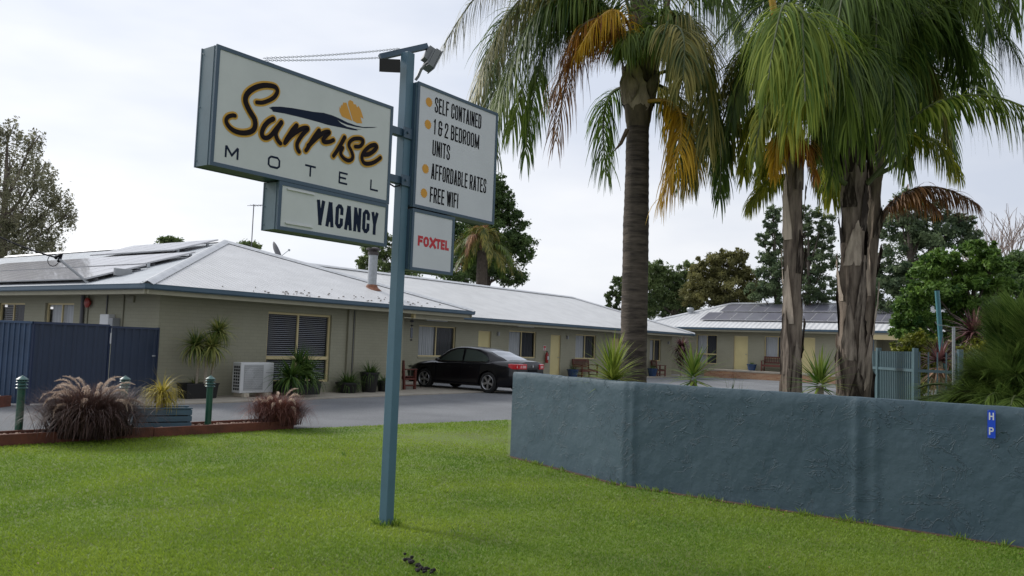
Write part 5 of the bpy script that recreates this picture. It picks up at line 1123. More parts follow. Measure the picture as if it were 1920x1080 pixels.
# ------------------------------------------------------------------ pool style picket fence behind the wall
def picket_fence():
    t = empty('picket_fence', (0, 0, 0), 0, 'tall teal steel picket fence turning a corner behind the blue wall', 'fence')
    fm = mat('teal_picket_paint', (.085, .14, .165), .4, var=.08, vscale=3)
    A = at(1618, 690, 13.4); B_ = at(1716, 690, 11.5); C_ = at(1800, 690, 11.2); A.z = B_.z = C_.z = 0; h = 1.70
    me = MB().box(-.009, .009, -.009, .009, .05, h).build('picket', fm, t); first = True
    for p, q, sp in ((A, B_, .062), (B_, C_, .101)):
        n = int((q-p).length/sp)
        for k in range(n):
            o = me if first else me.copy()
            if not first: COL.objects.link(o); o.parent = t
            first = False; o.location = p.lerp(q, (k+.5)/n); o.rotation_euler = (0, 0, math.atan2((q-p).y, (q-p).x))
        for z in (.14, 1.42):
            mb = MB(); d = (q-p).normalized(); nn = Vector((d.y, -d.x, 0))*.018; P = [p-nn, q-nn, q+nn, p+nn]; mb.add([(v.x, v.y, zz) for zz in (z, z+.04) for v in P], [(0, 3, 2, 1), (4, 5, 6, 7), (0, 1, 5, 4), (1, 2, 6, 5), (2, 3, 7, 6), (3, 0, 4, 7)]); mb.build('rail', fm, t)
    for p in (A, B_, C_, A.lerp(B_, .33)): MB().box(p.x-.03, p.x+.03, p.y-.03, p.y+.03, 0, h+.05).build('post', fm, t)
    p = at(1788, 613, 11.0); o = empty('metal_stake', (p.x, p.y, 0), 0, 'thin galvanised stake with a bent wire standing behind the picket fence', 'stake')
    mb = MB(); mb.tube([(0, 0, 0), (0, 0, p.z)], .020, 8); mb.build('stake_tube', GALV, o); mb = MB(); q = at(1757, 610, 11.0)-p; mb.tube([(0, 0, p.z-.01), (q.x*.4, 0, p.z+.01), (q.x, 0, p.z+.02), (q.x*1.1, 0, p.z+.06)], .004, 5); mb.build('wire', GALV, o)
    a, b_ = at(1757, 545, 13), at(1772, 745, 13); d = (b_-a)/(b_.z-a.z); b2 = a+d*(0-a.z); o = empty('leaning_pole', b2, 0, 'leaning teal painted pole rising through the green tree', 'pole')
    mb = MB(); mb.tube([(0, 0, 0), a-b2], .036, 12); mb.build('pole_tube', mat('bright_teal_paint', (.06, .20, .24), .4), o, smooth=True); mb = MB(); dd = (a-b2).normalized(); mb.tube([a-b2, a-b2+dd*.015], .038, 12); mb.build('pole_cap', BLACKV, o)
picket_fence()
# ------------------------------------------------------------------ queen palms
PG = leafmat('palm_leaflet_green', (.028, .07, .012), (.22, .30, .055), .48, nscale=.8)
PGD = leafmat('palm_leaflet_dark', (.026, .065, .013), (.18, .27, .055), .48, nscale=.8)
PLG = leafmat('palm_leaflet_light', (.09, .17, .02), (.34, .40, .06), .45, nscale=1.5)
PYG = leafmat('palm_leaflet_yellow_green', (.10, .17, .02), (.50, .48, .06), .4, nscale=3)
PGO = leafmat('palm_leaflet_olive', (.05, .09, .02), (.36, .31, .08), .4, nscale=2)
PYE = leafmat('palm_leaflet_yellow', (.38, .22, .01), (.75, .48, .04), .45, nscale=2)
POR = leafmat('palm_leaflet_orange', (.20, .07, .02), (.62, .30, .04), .4, nscale=2)
PBR = leafmat('palm_leaflet_brown', (.14, .07, .035), (.46, .25, .12), .3, nscale=2)
RACH = mat('green_leaf_stalk', (.07, .09, .03), .55, var=.2, vscale=8); RACHY = mat('yellow_leaf_stalk', (.4, .24, .03), .55, var=.2, vscale=8); RACHB = mat('brown_leaf_stalk', (.12, .08, .05), .7, var=.3, vscale=8)
def frond(palm, P0, P1, P2, L_=.55, n=85, m=None, seed=0, grav=.55, start=.12, label=None, rm=None, wd=.0125, mid=None, fwd=.45):
    m = m or PG; n = int(n*(1.75 if wd == .0125 else 1.3)); wd = .0105 if wd == .0125 else wd*.85; rs = np.random.RandomState(seed); P0, P1, P2 = (Vector(p)-palm.location for p in (P0, P1, P2)); Cc = P1*2-(P0+P2)*.5
    def B(u_): return P0*(1-u_)**2+Cc*2*u_*(1-u_)+P2*u_*u_
    def Tn(u_): return ((Cc-P0)*2*(1-u_)+(P2-Cc)*2*u_).normalized()
    mb = MB(); mb.tube([B(k/14) for k in range(15)], [.026*(1-.8*k/14)+.003 for k in range(15)], 6)
    V = []; Fq = []; T_ = []; SEG = 5; prev = None
    for k in range(n*2):
        s = 1 if k % 2 else -1; u_ = start+(1-start)*((k+rs.rand())/(2*n)); p = B(u_); tg = Tn(u_)
        sd_ = tg.cross(Vector((0, 0, 1)))
        if sd_.length < .25: sd_ = sd_+Vector((.5, -.3, 0))
        if prev is not None and sd_.dot(prev) < 0: sd_ = -sd_
        prev = sd_.copy(); sd_.normalize(); up_ = sd_.cross(tg).normalized()
        v_ = (u_-start)/(1-start); ln = L_*(.45+.75*math.sin(math.pi*(.12+.78*v_))**.8)*(.8+.35*rs.rand())
        if v_ > .9: ln *= .75
        dr = sd_*s*(1-.35*v_+rs.randn()*.10)+tg*(fwd+.6*v_+rs.randn()*.12)+up_*(rs.randn()*.42+.1); dr.normalize(); g = grav*(.55+.8*rs.rand())
        ti = rs.rand()*.75+.25*rs.rand(); wv = wd*(.8+.4*rs.rand()); q = p.copy(); b0 = len(V)
        for j in range(SEG+1):
            f = j/SEG
            if j: dr = (dr+Vector((0, 0, -g))).normalized(); q = q+dr*ln/SEG
            wdir = dr.cross(up_ if abs(dr.dot(up_)) < .9 else tg); wdir = wdir.normalized() if wdir.length > 1e-4 else sd_
            ww = wv*(.5+.5*min(1, f*4))*(1-f**2.5*.9); V += [q+wdir*ww, q-wdir*ww]; T_ += [ti]*2
            if j: Fq.append((b0+2*j-2, b0+2*j-1, b0+2*j+1, b0+2*j))
    o = arr_obj('frond', [tuple(v) for v in V], Fq, m, palm, T_)
    if label: o['label'] = label
    mb.build('leaf_stalk', rm or RACH, o, smooth=True); return o
def trunk_mesh(pts, rs_, name, m, parent, n=24, rings=0, seed=0, rough=.0, seglen=.04):
    """tapered trunk with leaf-scar rings and slight unevenness"""
    pts = [Vector(p) for p in pts]; dense = []
    for i in range(len(pts)-1):
        k = max(1, int((pts[i+1]-pts[i]).length/seglen))
        for j in range(k): f = j/k; dense.append((pts[i].lerp(pts[i+1], f), rs_[i]+(rs_[i+1]-rs_[i])*f))
    dense.append((pts[-1], rs_[-1])); V = []; Fc = []
    for i, (p, r_) in enumerate(dense):
        ring = (.004 if rings and i % rings == 0 else 0)
        for k in range(n):
            a = 2*math.pi*k/n; q = r_+ring+rough*noise.noise(Vector((math.cos(a)*2, math.sin(a)*2, p.z*2.5+seed)))+rough*.35*noise.noise(Vector((math.cos(a)*6, math.sin(a)*6, p.z*3+seed)))
            V.append((p.x+math.cos(a)*q, p.y+math.sin(a)*q, p.z))
    for i in range(len(dense)-1):
        for k in range(n): Fc.append((i*n+k, i*n+(k+1) % n, (i+1)*n+(k+1) % n, (i+1)*n+k))
    mb = MB(); mb.add(V, Fc); return mb.build(name, m, parent, smooth=True)
def barkmat(name, a, b_, ringy=True):
    m = mat(name, a, .85, col2=b_, vscale=3.2, detail=9, bump=.6, bscale=14, stretch=(1, 1, 7) if ringy else (3.0, 3.0, .5), spec=.2); return m
BARK_A = barkmat('ringed_palm_bark', (.12, .098, .082), (.04, .033, .03)); BOOT = leafmat('old_leaf_base', (.03, .022, .018), (.52, .43, .36), 0, .8, nscale=4.5, spec=.15)
t_ = BOOT.node_tree; nz_ = [q for q in t_.nodes if q.type == 'TEX_NOISE'][0]; mp_ = t_.nodes.new('ShaderNodeMapping'); mp_.inputs['Scale'].default_value = (5, 5, .7); t_.links.new([q for q in t_.nodes if q.type == 'TEX_COORD'][0].outputs['Object'], mp_.inputs[0]); t_.links.new(mp_.outputs[0], nz_.inputs['Vector']); nz_.inputs['Detail'].default_value = 9; nz_.inputs['Roughness'].default_value = .7
bm_ = t_.nodes.new('ShaderNodeBump'); bm_.inputs['Strength'].default_value = .7; bm_.inputs['Distance'].default_value = .02; t_.links.new(nz_.outputs['Fac'], bm_.inputs['Height']); t_.links.new(bm_.outputs[0], [q for q in t_.nodes if q.type == 'BSDF_PRINCIPLED'][0].inputs['Normal'])
BARK_C = barkmat('fibrous_palm_bark', (.26, .21, .17), (.06, .045, .038), False)
def boots(palm, cx, cy, z0, z1, rad, n, seed, hmin=.35, hmax=.8, flare=.05, wmul=1.0, crown=False):
    """old leaf bases: long curved sheaths wrapped round the trunk, pointed and curling away at the top"""
    rs = np.random.RandomState(seed); V = []; Fq = []; T_ = []
    for k in range(n):
        f = (k+.5)/n; zb = z0+(z1-z0)*f; a0 = k*2.4+rs.randn()*.25; h = hmin+(hmax-hmin)*rs.rand(); r0 = rad(min(1, f)); span = (1.0+.45*rs.rand())*wmul; fl = flare*(.1+1.0*rs.rand()**2); ti = rs.rand()**1.3; NU, NV = 8, 6; b0 = len(V); lean = rs.randn()*.25
        for i in range(NU+1):
            u_ = i/NU; wv = span*(1-.70*u_**1.4); wv = wv if not crown else span*(.30+.75*math.sin(math.pi*min(1, .12+u_*.95))); rr_ = r0+.012+.015*math.sin(u_*3)+fl*u_**2.2-(.03*(1-u_)**3 if crown else 0)
            for j in range(NV+1):
                v_ = j/NV*2-1; aa = a0+lean*u_*.8+wv*.5*v_; edge = .012*(abs(v_)**3)*(1 if rs.rand() > .3 else 2.2); jag = (rs.rand()-.5)*.05*(u_ > .8)
                q = rr_+edge+.006*noise.noise(Vector((aa*5, u_*4, k))); V.append((cx(zb+h*u_)+math.cos(aa)*q, cy(zb+h*u_)+math.sin(aa)*q, zb+h*u_+jag-.10*abs(v_)*u_)); T_.append(min(1, max(0, ti+.35*noise.noise(Vector((aa*4, u_*3, k*3)))-.25*(abs(v_) > .8))))
        for i in range(NU):
            for j in range(NV): a = b0+i*(NV+1)+j; Fq.append((a, a+1, a+NV+2, a+NV+1))
    o = arr_obj('leaf_base', V, Fq, BOOT, palm, T_, smooth=True); return o
def palm(px_b, px_t, Y, label, r0, r1, ragged, seed):
    b_ = at(*px_b, Y); tp = at(*px_t, Y); d = (tp-b_)/(tp.z-b_.z); base = b_-d*b_.z; base.z = 0
    t = empty('queen_palm', base, 0, label, 'palm tree'); H_ = tp.z; f = lambda z: Vector((d.x*z, d.y*z, z))
    if not ragged: trunk_mesh([f(0), f(H_*.3), f(H_*.7), f(H_)], [r0*1.08, r0, r0*.98, r1], 'trunk', BARK_A, t, rings=3, rough=.006, seed=seed)
    else:
        trunk_mesh([f(0), f(H_*.35), f(H_*.7), f(H_+.6)], [r0*1.0, r0, r0*.95, r1], 'trunk', BARK_C, t, rough=.035, seed=seed)
        boots(t, lambda z: d.x*z, lambda z: d.y*z, .35, H_+.35, lambda u_: r0+(r1-r0)*u_-.01, ragged, seed, .45, .95, .06)
    return t, f, H_
# palm A, smooth ringed trunk
pa, fa, Ha = palm((1187, 720), (1196, 240), 12.2, 'tall palm with smooth ringed dark trunk rising behind the wall corner', .192, .165, 0, 1)
HA = fa(Ha)
mb = MB(); c = HA; mb.lathe([(.155, -.02), (.172, .02), (.178, .07), (.19, .11), (.205, .25), (.21, .42), (.20, .62), (.17, .85), (.13, 1.2), (.12, 1.8), (.05, 2.3)], c, 20); mb.build('crown_shaft', mat('shaft_fibre', (.14, .11, .075), .85, col2=(.05, .04, .03), vscale=6, stretch=(1, 1, .3), bump=.5, bscale=14), pa, smooth=True)
boots(pa, lambda z: HA.x, lambda z: HA.y, Ha+.08, Ha+.75, lambda u_: .176+.065*min(1, u_*2.2), 12, 78, .45, .70, .08, 1.25, crown=True)
mb = MB(); q = at(1152, 283, 12.0)-pa.location; p_ = at(1176, 243, 12.05)-pa.location; mb.tube([p_, p_.lerp(q, .5)+Vector((0, 0, -.05)), q], [.035, .028, .006], 6); mb.build('leaf_base_stub', RACHB, pa)
S_ = [0]
def fr(palm_, p0, p1, p2, **k):
    S_[0] += 1; return frond(palm_, at(*p0), at(*p1), at(*p2), seed=100+S_[0], **k)
A0 = (1195, 105, 12.2)
fr(pa, A0, (1010, -70, 12.0), (832, 85, 11.6), L_=.75, m=PGO, n=100)
fr(pa, A0, (1030, -20, 12.6), (875, 200, 12.6), L_=.85, m=PG)
fr(pa, A0, (1040, 0, 11.6), (920, 255, 11.0), L_=.95, m=PG, n=115)
fr(pa, A0, (1020, -30, 11.9), (890, 190, 11.4), L_=.9, m=PGO, n=100)
fr(pa, A0, (1070, -5, 12.1), (960, 240, 12.1), L_=.95, m=PG, n=110)
fr(pa, A0, (1060, 20, 12.4), (985, 290, 12.6), L_=.75, m=PGD, n=100)
fr(pa, (1185, 112, 12.0), (1100, 55, 11.7), (1042, 265, 11.4), L_=.75, m=PBR, n=60, wd=.009, rm=RACHB, label='dead brown frond hanging from the ringed palm')
fr(pa, (1185, 105, 11.9), (1120, 35, 11.5), (1055, 110, 11.2), L_=.62, m=POR, n=85, wd=.010, rm=RACHB, label='orange dying frond on the ringed palm')
fr(pa, (1195, 95, 11.8), (1150, 20, 11.4), (1085, 95, 11.0), L_=.5, m=PYE, n=55, rm=RACHY, wd=.010)
fr(pa, (1190, 100, 11.9), (1110, 70, 11.6), (1030, 190, 11.2), L_=.55, m=POR, n=50, rm=RACHB, wd=.010)
fr(pa, (1180, 165, 12.6), (1135, 200, 13.0), (1138, 330, 13.2), L_=.62, m=PGD, n=60, wd=.010)
fr(pa, (1200, 160, 12.6), (1262, 200, 13.0), (1275, 340, 13.2), L_=.62, m=PGD, n=60, wd=.010)
fr(pa, (1205, 100, 12.1), (1300, 40, 11.6), (1328, 270, 11.2), L_=.85, m=PGO, n=115)
fr(pa, (1205, 105, 12.0), (1270, 50, 11.2), (1280, 150, 10.7), L_=.72, m=PGO, n=95)
fr(pa, (1205, 105, 12.2), (1250, 20, 11.8), (1330, 110, 11.6), L_=.7, m=PG, n=95)
fr(pa, (1200, 100, 12.0), (1183, 62, 11.6), (1165, 88, 11.3), L_=.50, m=PG, n=60)
fr(pa, (1200, 108, 11.9), (1226, 55, 11.4), (1256, 95, 11.1), L_=.50, m=PG, n=60)
fr(pa, (1215, 190, 12.0), (1278, 222, 11.6), (1238, 372, 11.3), L_=.72, m=PYE, n=62, rm=RACHY, wd=.013, grav=.75, fwd=.2, label='bright yellow dying frond hanging beside the ringed trunk')
fr(pa, (1215, 190, 12.1), (1290, 230, 11.8), (1285, 350, 11.6), L_=.55, m=PGO, n=70)
fr(pa, (1210, 150, 12.1), (1325, 160, 12.1), (1350, 372, 12.2), L_=.62, m=PGD, n=80)
fr(pa, (1210, 150, 12.3), (1300, 210, 12.6), (1345, 320, 12.7), L_=.6, m=PGO, n=80)
fr(pa, A0, (1200, -190, 12.6), (1330, -140, 13.4), L_=.7, m=PG)
fr(pa, A0, (1120, -120, 11.9), (1000, -60, 11.5), L_=.9, m=PG, n=110)
fr(pa, A0, (1290, -60, 12.6), (1390, 60, 13.0), L_=.85, m=PGD, n=105)
fr(pa, A0, (960, 20, 12.9), (930, 290, 13.0), L_=.75, m=PG, n=100)
for k, (x0, x1) in enumerate(((1190, 1188), (1214, 1210), (1228, 1252), (1206, 1222))): mb = MB(); mb.tube([at(x0, 130, 12.2)-pa.location, at(x1, 0, 12.1)-pa.location, at(x1+(x1-1210)*.4, -120, 12)-pa.location], [.055, .045, .03], 8); mb.build('leaf_stalk', RACH if k % 2 else RACHB, pa, smooth=True)
# palm B
pb, fb_, Hb = palm((1484, 738), (1489, 330), 10.8, 'slimmer palm with peeling pale bark left of the thick ragged one', .118, .108, 18, 2)
B0 = (1492, 250, 10.8)
fr(pb, B0, (1478, 10, 10.0), (1440, 150, 9.3), L_=.95, m=PLG, n=120, wd=.011, grav=.75, label='pale yellow-green frond cascading towards the lawn')
fr(pb, B0, (1500, 20, 9.9), (1510, 190, 9.2), L_=.95, m=PLG, n=115, wd=.011, grav=.75)
fr(pb, B0, (1545, 60, 10.2), (1590, 230, 9.8), L_=.85, m=PG, n=110, grav=.7)
fr(pb, B0, (1560, 120, 10.8), (1560, 330, 10.6), L_=.6, m=PG, n=90)
fr(pb, (1490, 270, 10.8), (1445, 190, 10.4), (1415, 300, 10.1), L_=.40, m=PYG, n=80, grav=.7)
fr(pb, (1488, 300, 10.7), (1505, 262, 10.4), (1530, 330, 10.3), L_=.30, m=POR, n=60, rm=RACHY)
fr(pb, (1488, 290, 10.8), (1465, 250, 10.6), (1450, 330, 10.5), L_=.32, m=PYE, n=60, rm=RACHY)
fr(pb, B0, (1430, 60, 11.2), (1370, 230, 11.4), L_=.6, m=PG, n=95)
fr(pb, B0, (1410, 90, 11.6), (1330, 260, 12.0), L_=.5, m=PGO, n=80)
fr(pb, B0, (1490, -60, 11.5), (1400, -20, 12.2), L_=.8, m=PGD, n=100)
fr(pb, (1488, 330, 11.0), (1440, 340, 11.4), (1400, 390, 11.7), L_=.3, m=PYG, n=60)
fr(pb, (1470, 200, 11.5), (1400, 130, 11.9), (1365, 300, 12.2), L_=.62, m=PGO, n=85)
fr(pb, (1475, 220, 11.6), (1420, 200, 12.1), (1395, 330, 12.4), L_=.5, m=PYG, n=75)
fr(pb, (1488, 300, 11.3), (1450, 270, 11.7), (1425, 345, 12.0), L_=.42, m=PYG, n=65)
fr(pb, B0, (1500, 110, 9.9), (1475, 250, 9.5), L_=.75, m=PYG, n=90, wd=.010, grav=.75)
mb = MB(); mb.tube([at(1470, 130, 10.4)-pb.location, at(1455, 40, 10.2)-pb.location, at(1440, -40, 10.1)-pb.location], [.06, .05, .035], 8); mb.build('leaf_stalk', RACHY, pb, smooth=True)
# palm C thick, ragged
pc, fc, Hc = palm((1594, 745), (1601, 320), 11.3, 'thickest palm with ragged grey-brown leaf bases in the middle of the clump', .165, .150, 26, 3)
C0_ = (1607, 235, 11.3)
for a, b_, kw in (((1560, -80, 11.6), (1385, 60, 11.9), dict(m=PGD, L_=.8)), ((1520, -40, 11.8), (1330, 100, 12.4), dict(m=PGD, L_=.75)), ((1600, -60, 10.9), (1560, 120, 10.4), dict(m=PGD, L_=.9)), ((1640, -60, 11.1), (1640, 180, 10.6), dict(m=PGD, L_=.9)),
                 ((1680, 10, 11.3), (1720, 230, 11.2), dict(m=PG, L_=.8)), ((1720, -40, 11.7), (1800, 160, 11.9), dict(m=PGD, L_=.85)), ((1770, 5, 11.2), (1915, 120, 10.9), dict(m=PGD, L_=.78, n=110)), ((1700, -120, 12), (1860, -30, 12.3), dict(m=PGD, L_=.85)),
                 ((1790, -60, 12.3), (1960, 40, 12.6), dict(m=PGD, L_=.7)), ((1560, 60, 10.7), (1540, 290, 10.4), dict(m=PG, L_=.75)), ((1660, 110, 10.8), (1680, 290, 10.5), dict(m=PG, L_=.6)), ((1640, 60, 12.3), (1600, 260, 12.8), dict(m=PGD, L_=.8)), ((1590, 50, 12.4), (1490, 230, 12.8), dict(m=PGD, L_=.75)),
                 ((1700, 90, 12.0), (1775, 270, 12.2), dict(m=PGO, L_=.6)), ((1800, -70, 11.6), (1900, 40, 11.4), dict(m=PG, L_=.8)), ((1760, -100, 11), (1850, 60, 10.6), dict(m=PG, L_=.75)), ((1740, 40, 11.6), (1850, 190, 11.7), dict(m=PGD, L_=.7)), ((1600, 90, 10.6), (1625, 270, 10.2), dict(m=PG, L_=.7))):
    fr(pc, C0_, a, b_, n=kw.pop('n', 100), **kw)
fr(pc, (1640, 300, 11.3), (1790, 182, 10.8), (1975, 232, 10.4), L_=.66, m=PLG, n=80, wd=.017, grav=.6, start=.2, label='long yellow-green frond reaching to the right edge')
fr(pc, (1640, 310, 11.4), (1720, 250, 11.4), (1800, 330, 11.5), L_=.42, m=PYG, n=70)
for p_, q_ in (((1585, 345), (1520, 275)), ((1625, 345), (1690, 265)), ((1640, 330), (1700, 290))): mb = MB(); a, b_ = at(*p_, 11.2)-pc.location, at(*q_, 11.0)-pc.location; mb.tube([a, a.lerp(b_, .5)+Vector((0, 0, -.04)), b_], [.04, .03, .022], 7); mb.build('leaf_stalk', RACH, pc, smooth=True)
# palm D behind
pd, fd, Hd = palm((1616, 745), (1640, 330), 12.2, 'narrow palm with peeling bark close behind the thick ragged one', .11, .10, 15, 4)
D0 = (1648, 290, 12.2)
fr(pd, (1650, 420, 12.2), (1725, 352, 12.0), (1835, 385, 11.9), L_=.40, m=PBR, n=80, rm=RACHB, label='dead brown frond sticking out to the right')
fr(pd, (1650, 410, 12.3), (1700, 365, 12.2), (1760, 395, 12.2), L_=.3, m=POR, n=55, rm=RACHB)
for a, b_, m_ in (((1730, 130, 12.8), (1790, 300, 13.1), PGD), ((1700, 60, 12.9), (1730, 250, 13.3), PGD), ((1620, 60, 13.0), (1560, 240, 13.5), PG), ((1590, 260, 12.6), (1560, 370, 12.8), PYG), ((1760, 60, 13), (1880, 200, 13.4), PG), ((1560, 200, 13), (1540, 360, 13.2), PGO), ((1670, 180, 11.8), (1700, 320, 11.6), PG), ((1650, -60, 13), (1640, 120, 13.6), PGD)):
    fr(pd, D0, a, b_, L_=.62, n=90, m=m_)

# ------------------------------------------------------------------ spiky plants behind the wall
def spiky(name, px, py, Y, parts, m, label, cat='yucca', stem=True, group=None, dead=None):
    p = at(px, py, Y); t = empty(name, (p.x, p.y, 0), 0, label, cat, group)
    V, Fq, T_ = merge([(*a, (o[0], o[1], o[2]+p.z)) for a, o in parts]); arr_obj('foliage', V, Fq, m, t, T_)
    if dead: V, Fq, T_ = merge([(*a, (o[0], o[1], o[2]+p.z)) for a, o in dead]); arr_obj('dead_leaves', V, Fq, LEAF_DEAD, t, T_)
    if stem: mb = MB(); mb.tube([(0, 0, 0), (.02, 0, p.z*.5), (0, 0, p.z+.02)], .045, 8); mb.build('stem', PALEBARK, t, smooth=True)
    return t
spiky('yucca', 1148, 722, 10.55, [(ribbon_leaves(150, .50, .017, (-.15, 1.45), .25, 61, zs=.26), (0, 0, .0)), (ribbon_leaves(60, .40, .016, (-.1, .8), .35, 62, zs=.1), (.03, 0, 0))], LEAF_YU, 'largest bright yellow-green yucca in front of the ringed palm trunk')
spiky('yucca', 1300, 716, 10.2, [(ribbon_leaves(62, .46, .019, (-.25, 1.4), .35, 63, zs=.16), (0, 0, 0))], LEAF_YU2, 'green yucca standing alone between the ringed palm and the peeling palm')
spiky('yucca', 1537, 728, 9.3, [(ribbon_leaves(60, .44, .018, (-.25, 1.45), .3, 64, zs=.14), (0, 0, 0))], LEAF_YU2, 'green yucca between the two peeling palm trunks')
spiky('dry_stems', 1370, 735, 9.9, [(ribbon_leaves(6, .34, .006, (1.1, 1.5), .1, 65), (0, 0, -.05)), (ribbon_leaves(3, .25, .005, (1.2, 1.5), .1, 66), (.12, 0, -.05))], LEAF_DG, 'few thin dark blades poking above the wall', 'plant', stem=False)
spiky('burgundy_cordyline', 1827, 622, 12.9, [(ribbon_leaves(90, .50, .030, (-.5, 1.5), .6, 67), (0, 0, 0))], LEAF_PUR, 'burgundy cordyline head above the picket fence at the right', 'cordyline', dead=[(ribbon_leaves(22, .34, .022, (-1.2, -.2), .3, 68), (0, 0, -.08))])
spiky('burgundy_cordyline', 1762, 678, 12.6, [(ribbon_leaves(70, .46, .02, (.0, 1.5), .7, 69), (0, 0, 0)), (ribbon_leaves(40, .4, .02, (-.2, 1.3), .6, 70), (.15, .1, -.25))], LEAF_PUR, 'lower burgundy cordyline with dead tan skirts behind the sparse pickets', 'cordyline', dead=[(ribbon_leaves(50, .5, .022, (-1.3, -.4), .3, 71), (0, 0, -.08))])
spiky('burgundy_cordyline', 1278, 650, 49, [(ribbon_leaves(90, 1.0, .06, (-.9, 1.4), .9, 72), (0, 0, 0)), (ribbon_leaves(60, .9, .05, (-1.2, .8), .9, 73), (0, 0, -.6))], LEAF_PUR, 'dark burgundy cordyline in the gap between the wing and the far block', 'cordyline')

# ------------------------------------------------------------------ leafy trees
def crown(parent, clumps, n, size, m, seed, sub=14, tight=.30, flat=.0, name='crown', elong=1.0, droop=0):
    """leaf-sized faces gathered round many twig ends spread through each clump, thinning outwards"""
    rs = np.random.RandomState(seed); vol = np.array([c[1][0]*c[1][2] for c in clumps]); cnt = (n*vol/vol.sum()).astype(int); Vs = []; Ts = []
    for (c, r), k in zip(clumps, cnt):
        if k < 4: continue
        s_ = max(8, int(sub*3*(.6+.8*rs.rand()))); dv = rs.randn(s_, 3); dv /= np.linalg.norm(dv, axis=1)[:, None]; cen = dv*((.25+.95*rs.rand(s_, 1))**.7)*np.array(r)*1.08
        pw = rs.rand(s_)**1.5+.08; pw /= pw.sum(); which = rs.choice(s_, k, p=pw); rad = tight*.62*np.mean(r)*(.4+1.0*rs.rand(s_)); off = rs.randn(k, 3)*rad[which][:, None]*np.array([1, 1, .75-.45*flat]); P = cen[which]+off+np.array(c)[None]
        if droop: P[:, 2] -= droop*rs.rand(k)**2
        nrm = rs.randn(k, 3); nrm[:, 2] = nrm[:, 2]*(1-flat)+flat*2.2; nrm /= np.linalg.norm(nrm, axis=1)[:, None]; a = np.cross(nrm, rs.randn(k, 3)); a /= np.linalg.norm(a, axis=1)[:, None]; b_ = np.cross(nrm, a)
        sz = size*(.45+.8*rs.rand(k))[:, None]; l_ = a*sz*elong; w_ = b_*sz*.42; tw = rs.rand(s_)
        Vs.append(np.stack([P-l_, P-w_+l_*.1, P+l_, P+w_+l_*.1], 1).reshape(-1, 3)); Ts.append(np.repeat(np.clip(rs.rand(k)*.45+.1+.45*tw[which], 0, 1), 4))
    V = np.concatenate(Vs)-np.array(parent.location)[None]; T_ = np.concatenate(Ts); return arr_obj(name, V, np.arange(len(V)).reshape(-1, 4), m, parent, T_)
TB = mat('tree_bark', (.075, .06, .048), .9, var=.3, vscale=5, bump=.4, bscale=12)
TBG = mat('grey_tree_bark', (.16, .13, .11), .9, var=.3, vscale=5, bump=.4, bscale=12)
def tree(name, label, Y, cl, base_px, n, size, m, seed, bark=TB, r=.25, dz=1.0, cat='tree', group=None, **kw):
    k = Y/1560; b_ = at(base_px, 700, Y); t = empty(name, (b_.x, b_.y, 0), 0, label, cat, group); rs = np.random.RandomState(seed)
    C_ = []
    for x, y, rx, ry in cl: p = at(x, y, Y+rs.randn()*rx*k*.5*dz); C_.append((tuple(p), (rx*k, max(rx, ry)*k*.8*dz, ry*k)))
    top = max(C_, key=lambda c: c[0][2])[0]; zt = top[2]; mb = MB(); spine = [Vector((0, 0, 0)), Vector(((top[0]-b_.x)*.25, (top[1]-b_.y)*.2, zt*.45)), Vector(((top[0]-b_.x)*.6, (top[1]-b_.y)*.5, zt*.75)), Vector((top[0]-b_.x, top[1]-b_.y, zt))]
    mb.tube(spine, [r, r*.75, r*.4, r*.06], 8)
    for c, rr_ in C_:
        v = Vector(c)-t.location; z = max(zt*.2, min(v.z*.72, zt*.8)); f = z/zt; a = spine[0].lerp(spine[1], min(1, f/.45)) if f < .45 else spine[1].lerp(spine[2], (f-.45)/.3) if f < .75 else spine[2]
        q = a.lerp(v, .5)+Vector((0, 0, -.08*(v-a).length)); mb.tube([a, q, v], [r*.32, r*.2, r*.05], 6)
        for j in range(5): e_ = v+Vector(np.clip(rs.randn(3), -1, 1)*np.array(rr_)*.6); mb.tube([q.lerp(v, .6), v.lerp(e_, .5)+Vector((0, 0, .05)), e_], [r*.10, r*.06, r*.02], 4)
    mb.build('trunk', bark, t, smooth=True); crown(t, C_, n, size, m, seed, **kw); return t
L_EU = leafmat('brown_green_tree_leaf', (.10, .11, .06), (.30, .29, .18), .5, nscale=.25)
L_DK = leafmat('dark_tree_leaf', (.026, .06, .02), (.13, .20, .06), .42, nscale=.3)
L_OL = leafmat('olive_tree_leaf', (.08, .085, .03), (.25, .24, .09), .45, nscale=.3)
L_MD = leafmat('mid_tree_leaf', (.05, .09, .03), (.19, .25, .09), .45, nscale=.3)
L_CO = leafmat('conifer_leaf', (.045, .085, .05), (.19, .25, .12), .45, nscale=.4)
L_JA = leafmat('fresh_tree_leaf', (.02, .07, .014), (.19, .31, .06), .35, nscale=.9)
L_LM = leafmat('lime_shrub_leaf', (.03, .06, .01), (.26, .27, .03), .35, nscale=2)
tree('sparse_tree', 'tall sparse brownish-green tree at the left edge behind the roof', 42, [(15, 240, 30, 22), (62, 262, 24, 20), (20, 300, 55, 28), (75, 315, 34, 20), (45, 350, 60, 28), (112, 372, 26, 16), (85, 400, 45, 24), (20, 400, 60, 32), (128, 400, 14, 18), (60, 440, 48, 28), (15, 460, 50, 34), (95, 455, 20, 26), (-40, 380, 70, 80), (-50, 260, 50, 50), (30, 490, 40, 16), (75, 345, 25, 14)], -10, 38000, .080, L_EU, 201, TBG, .30, sub=30, tight=.15, droop=.7)
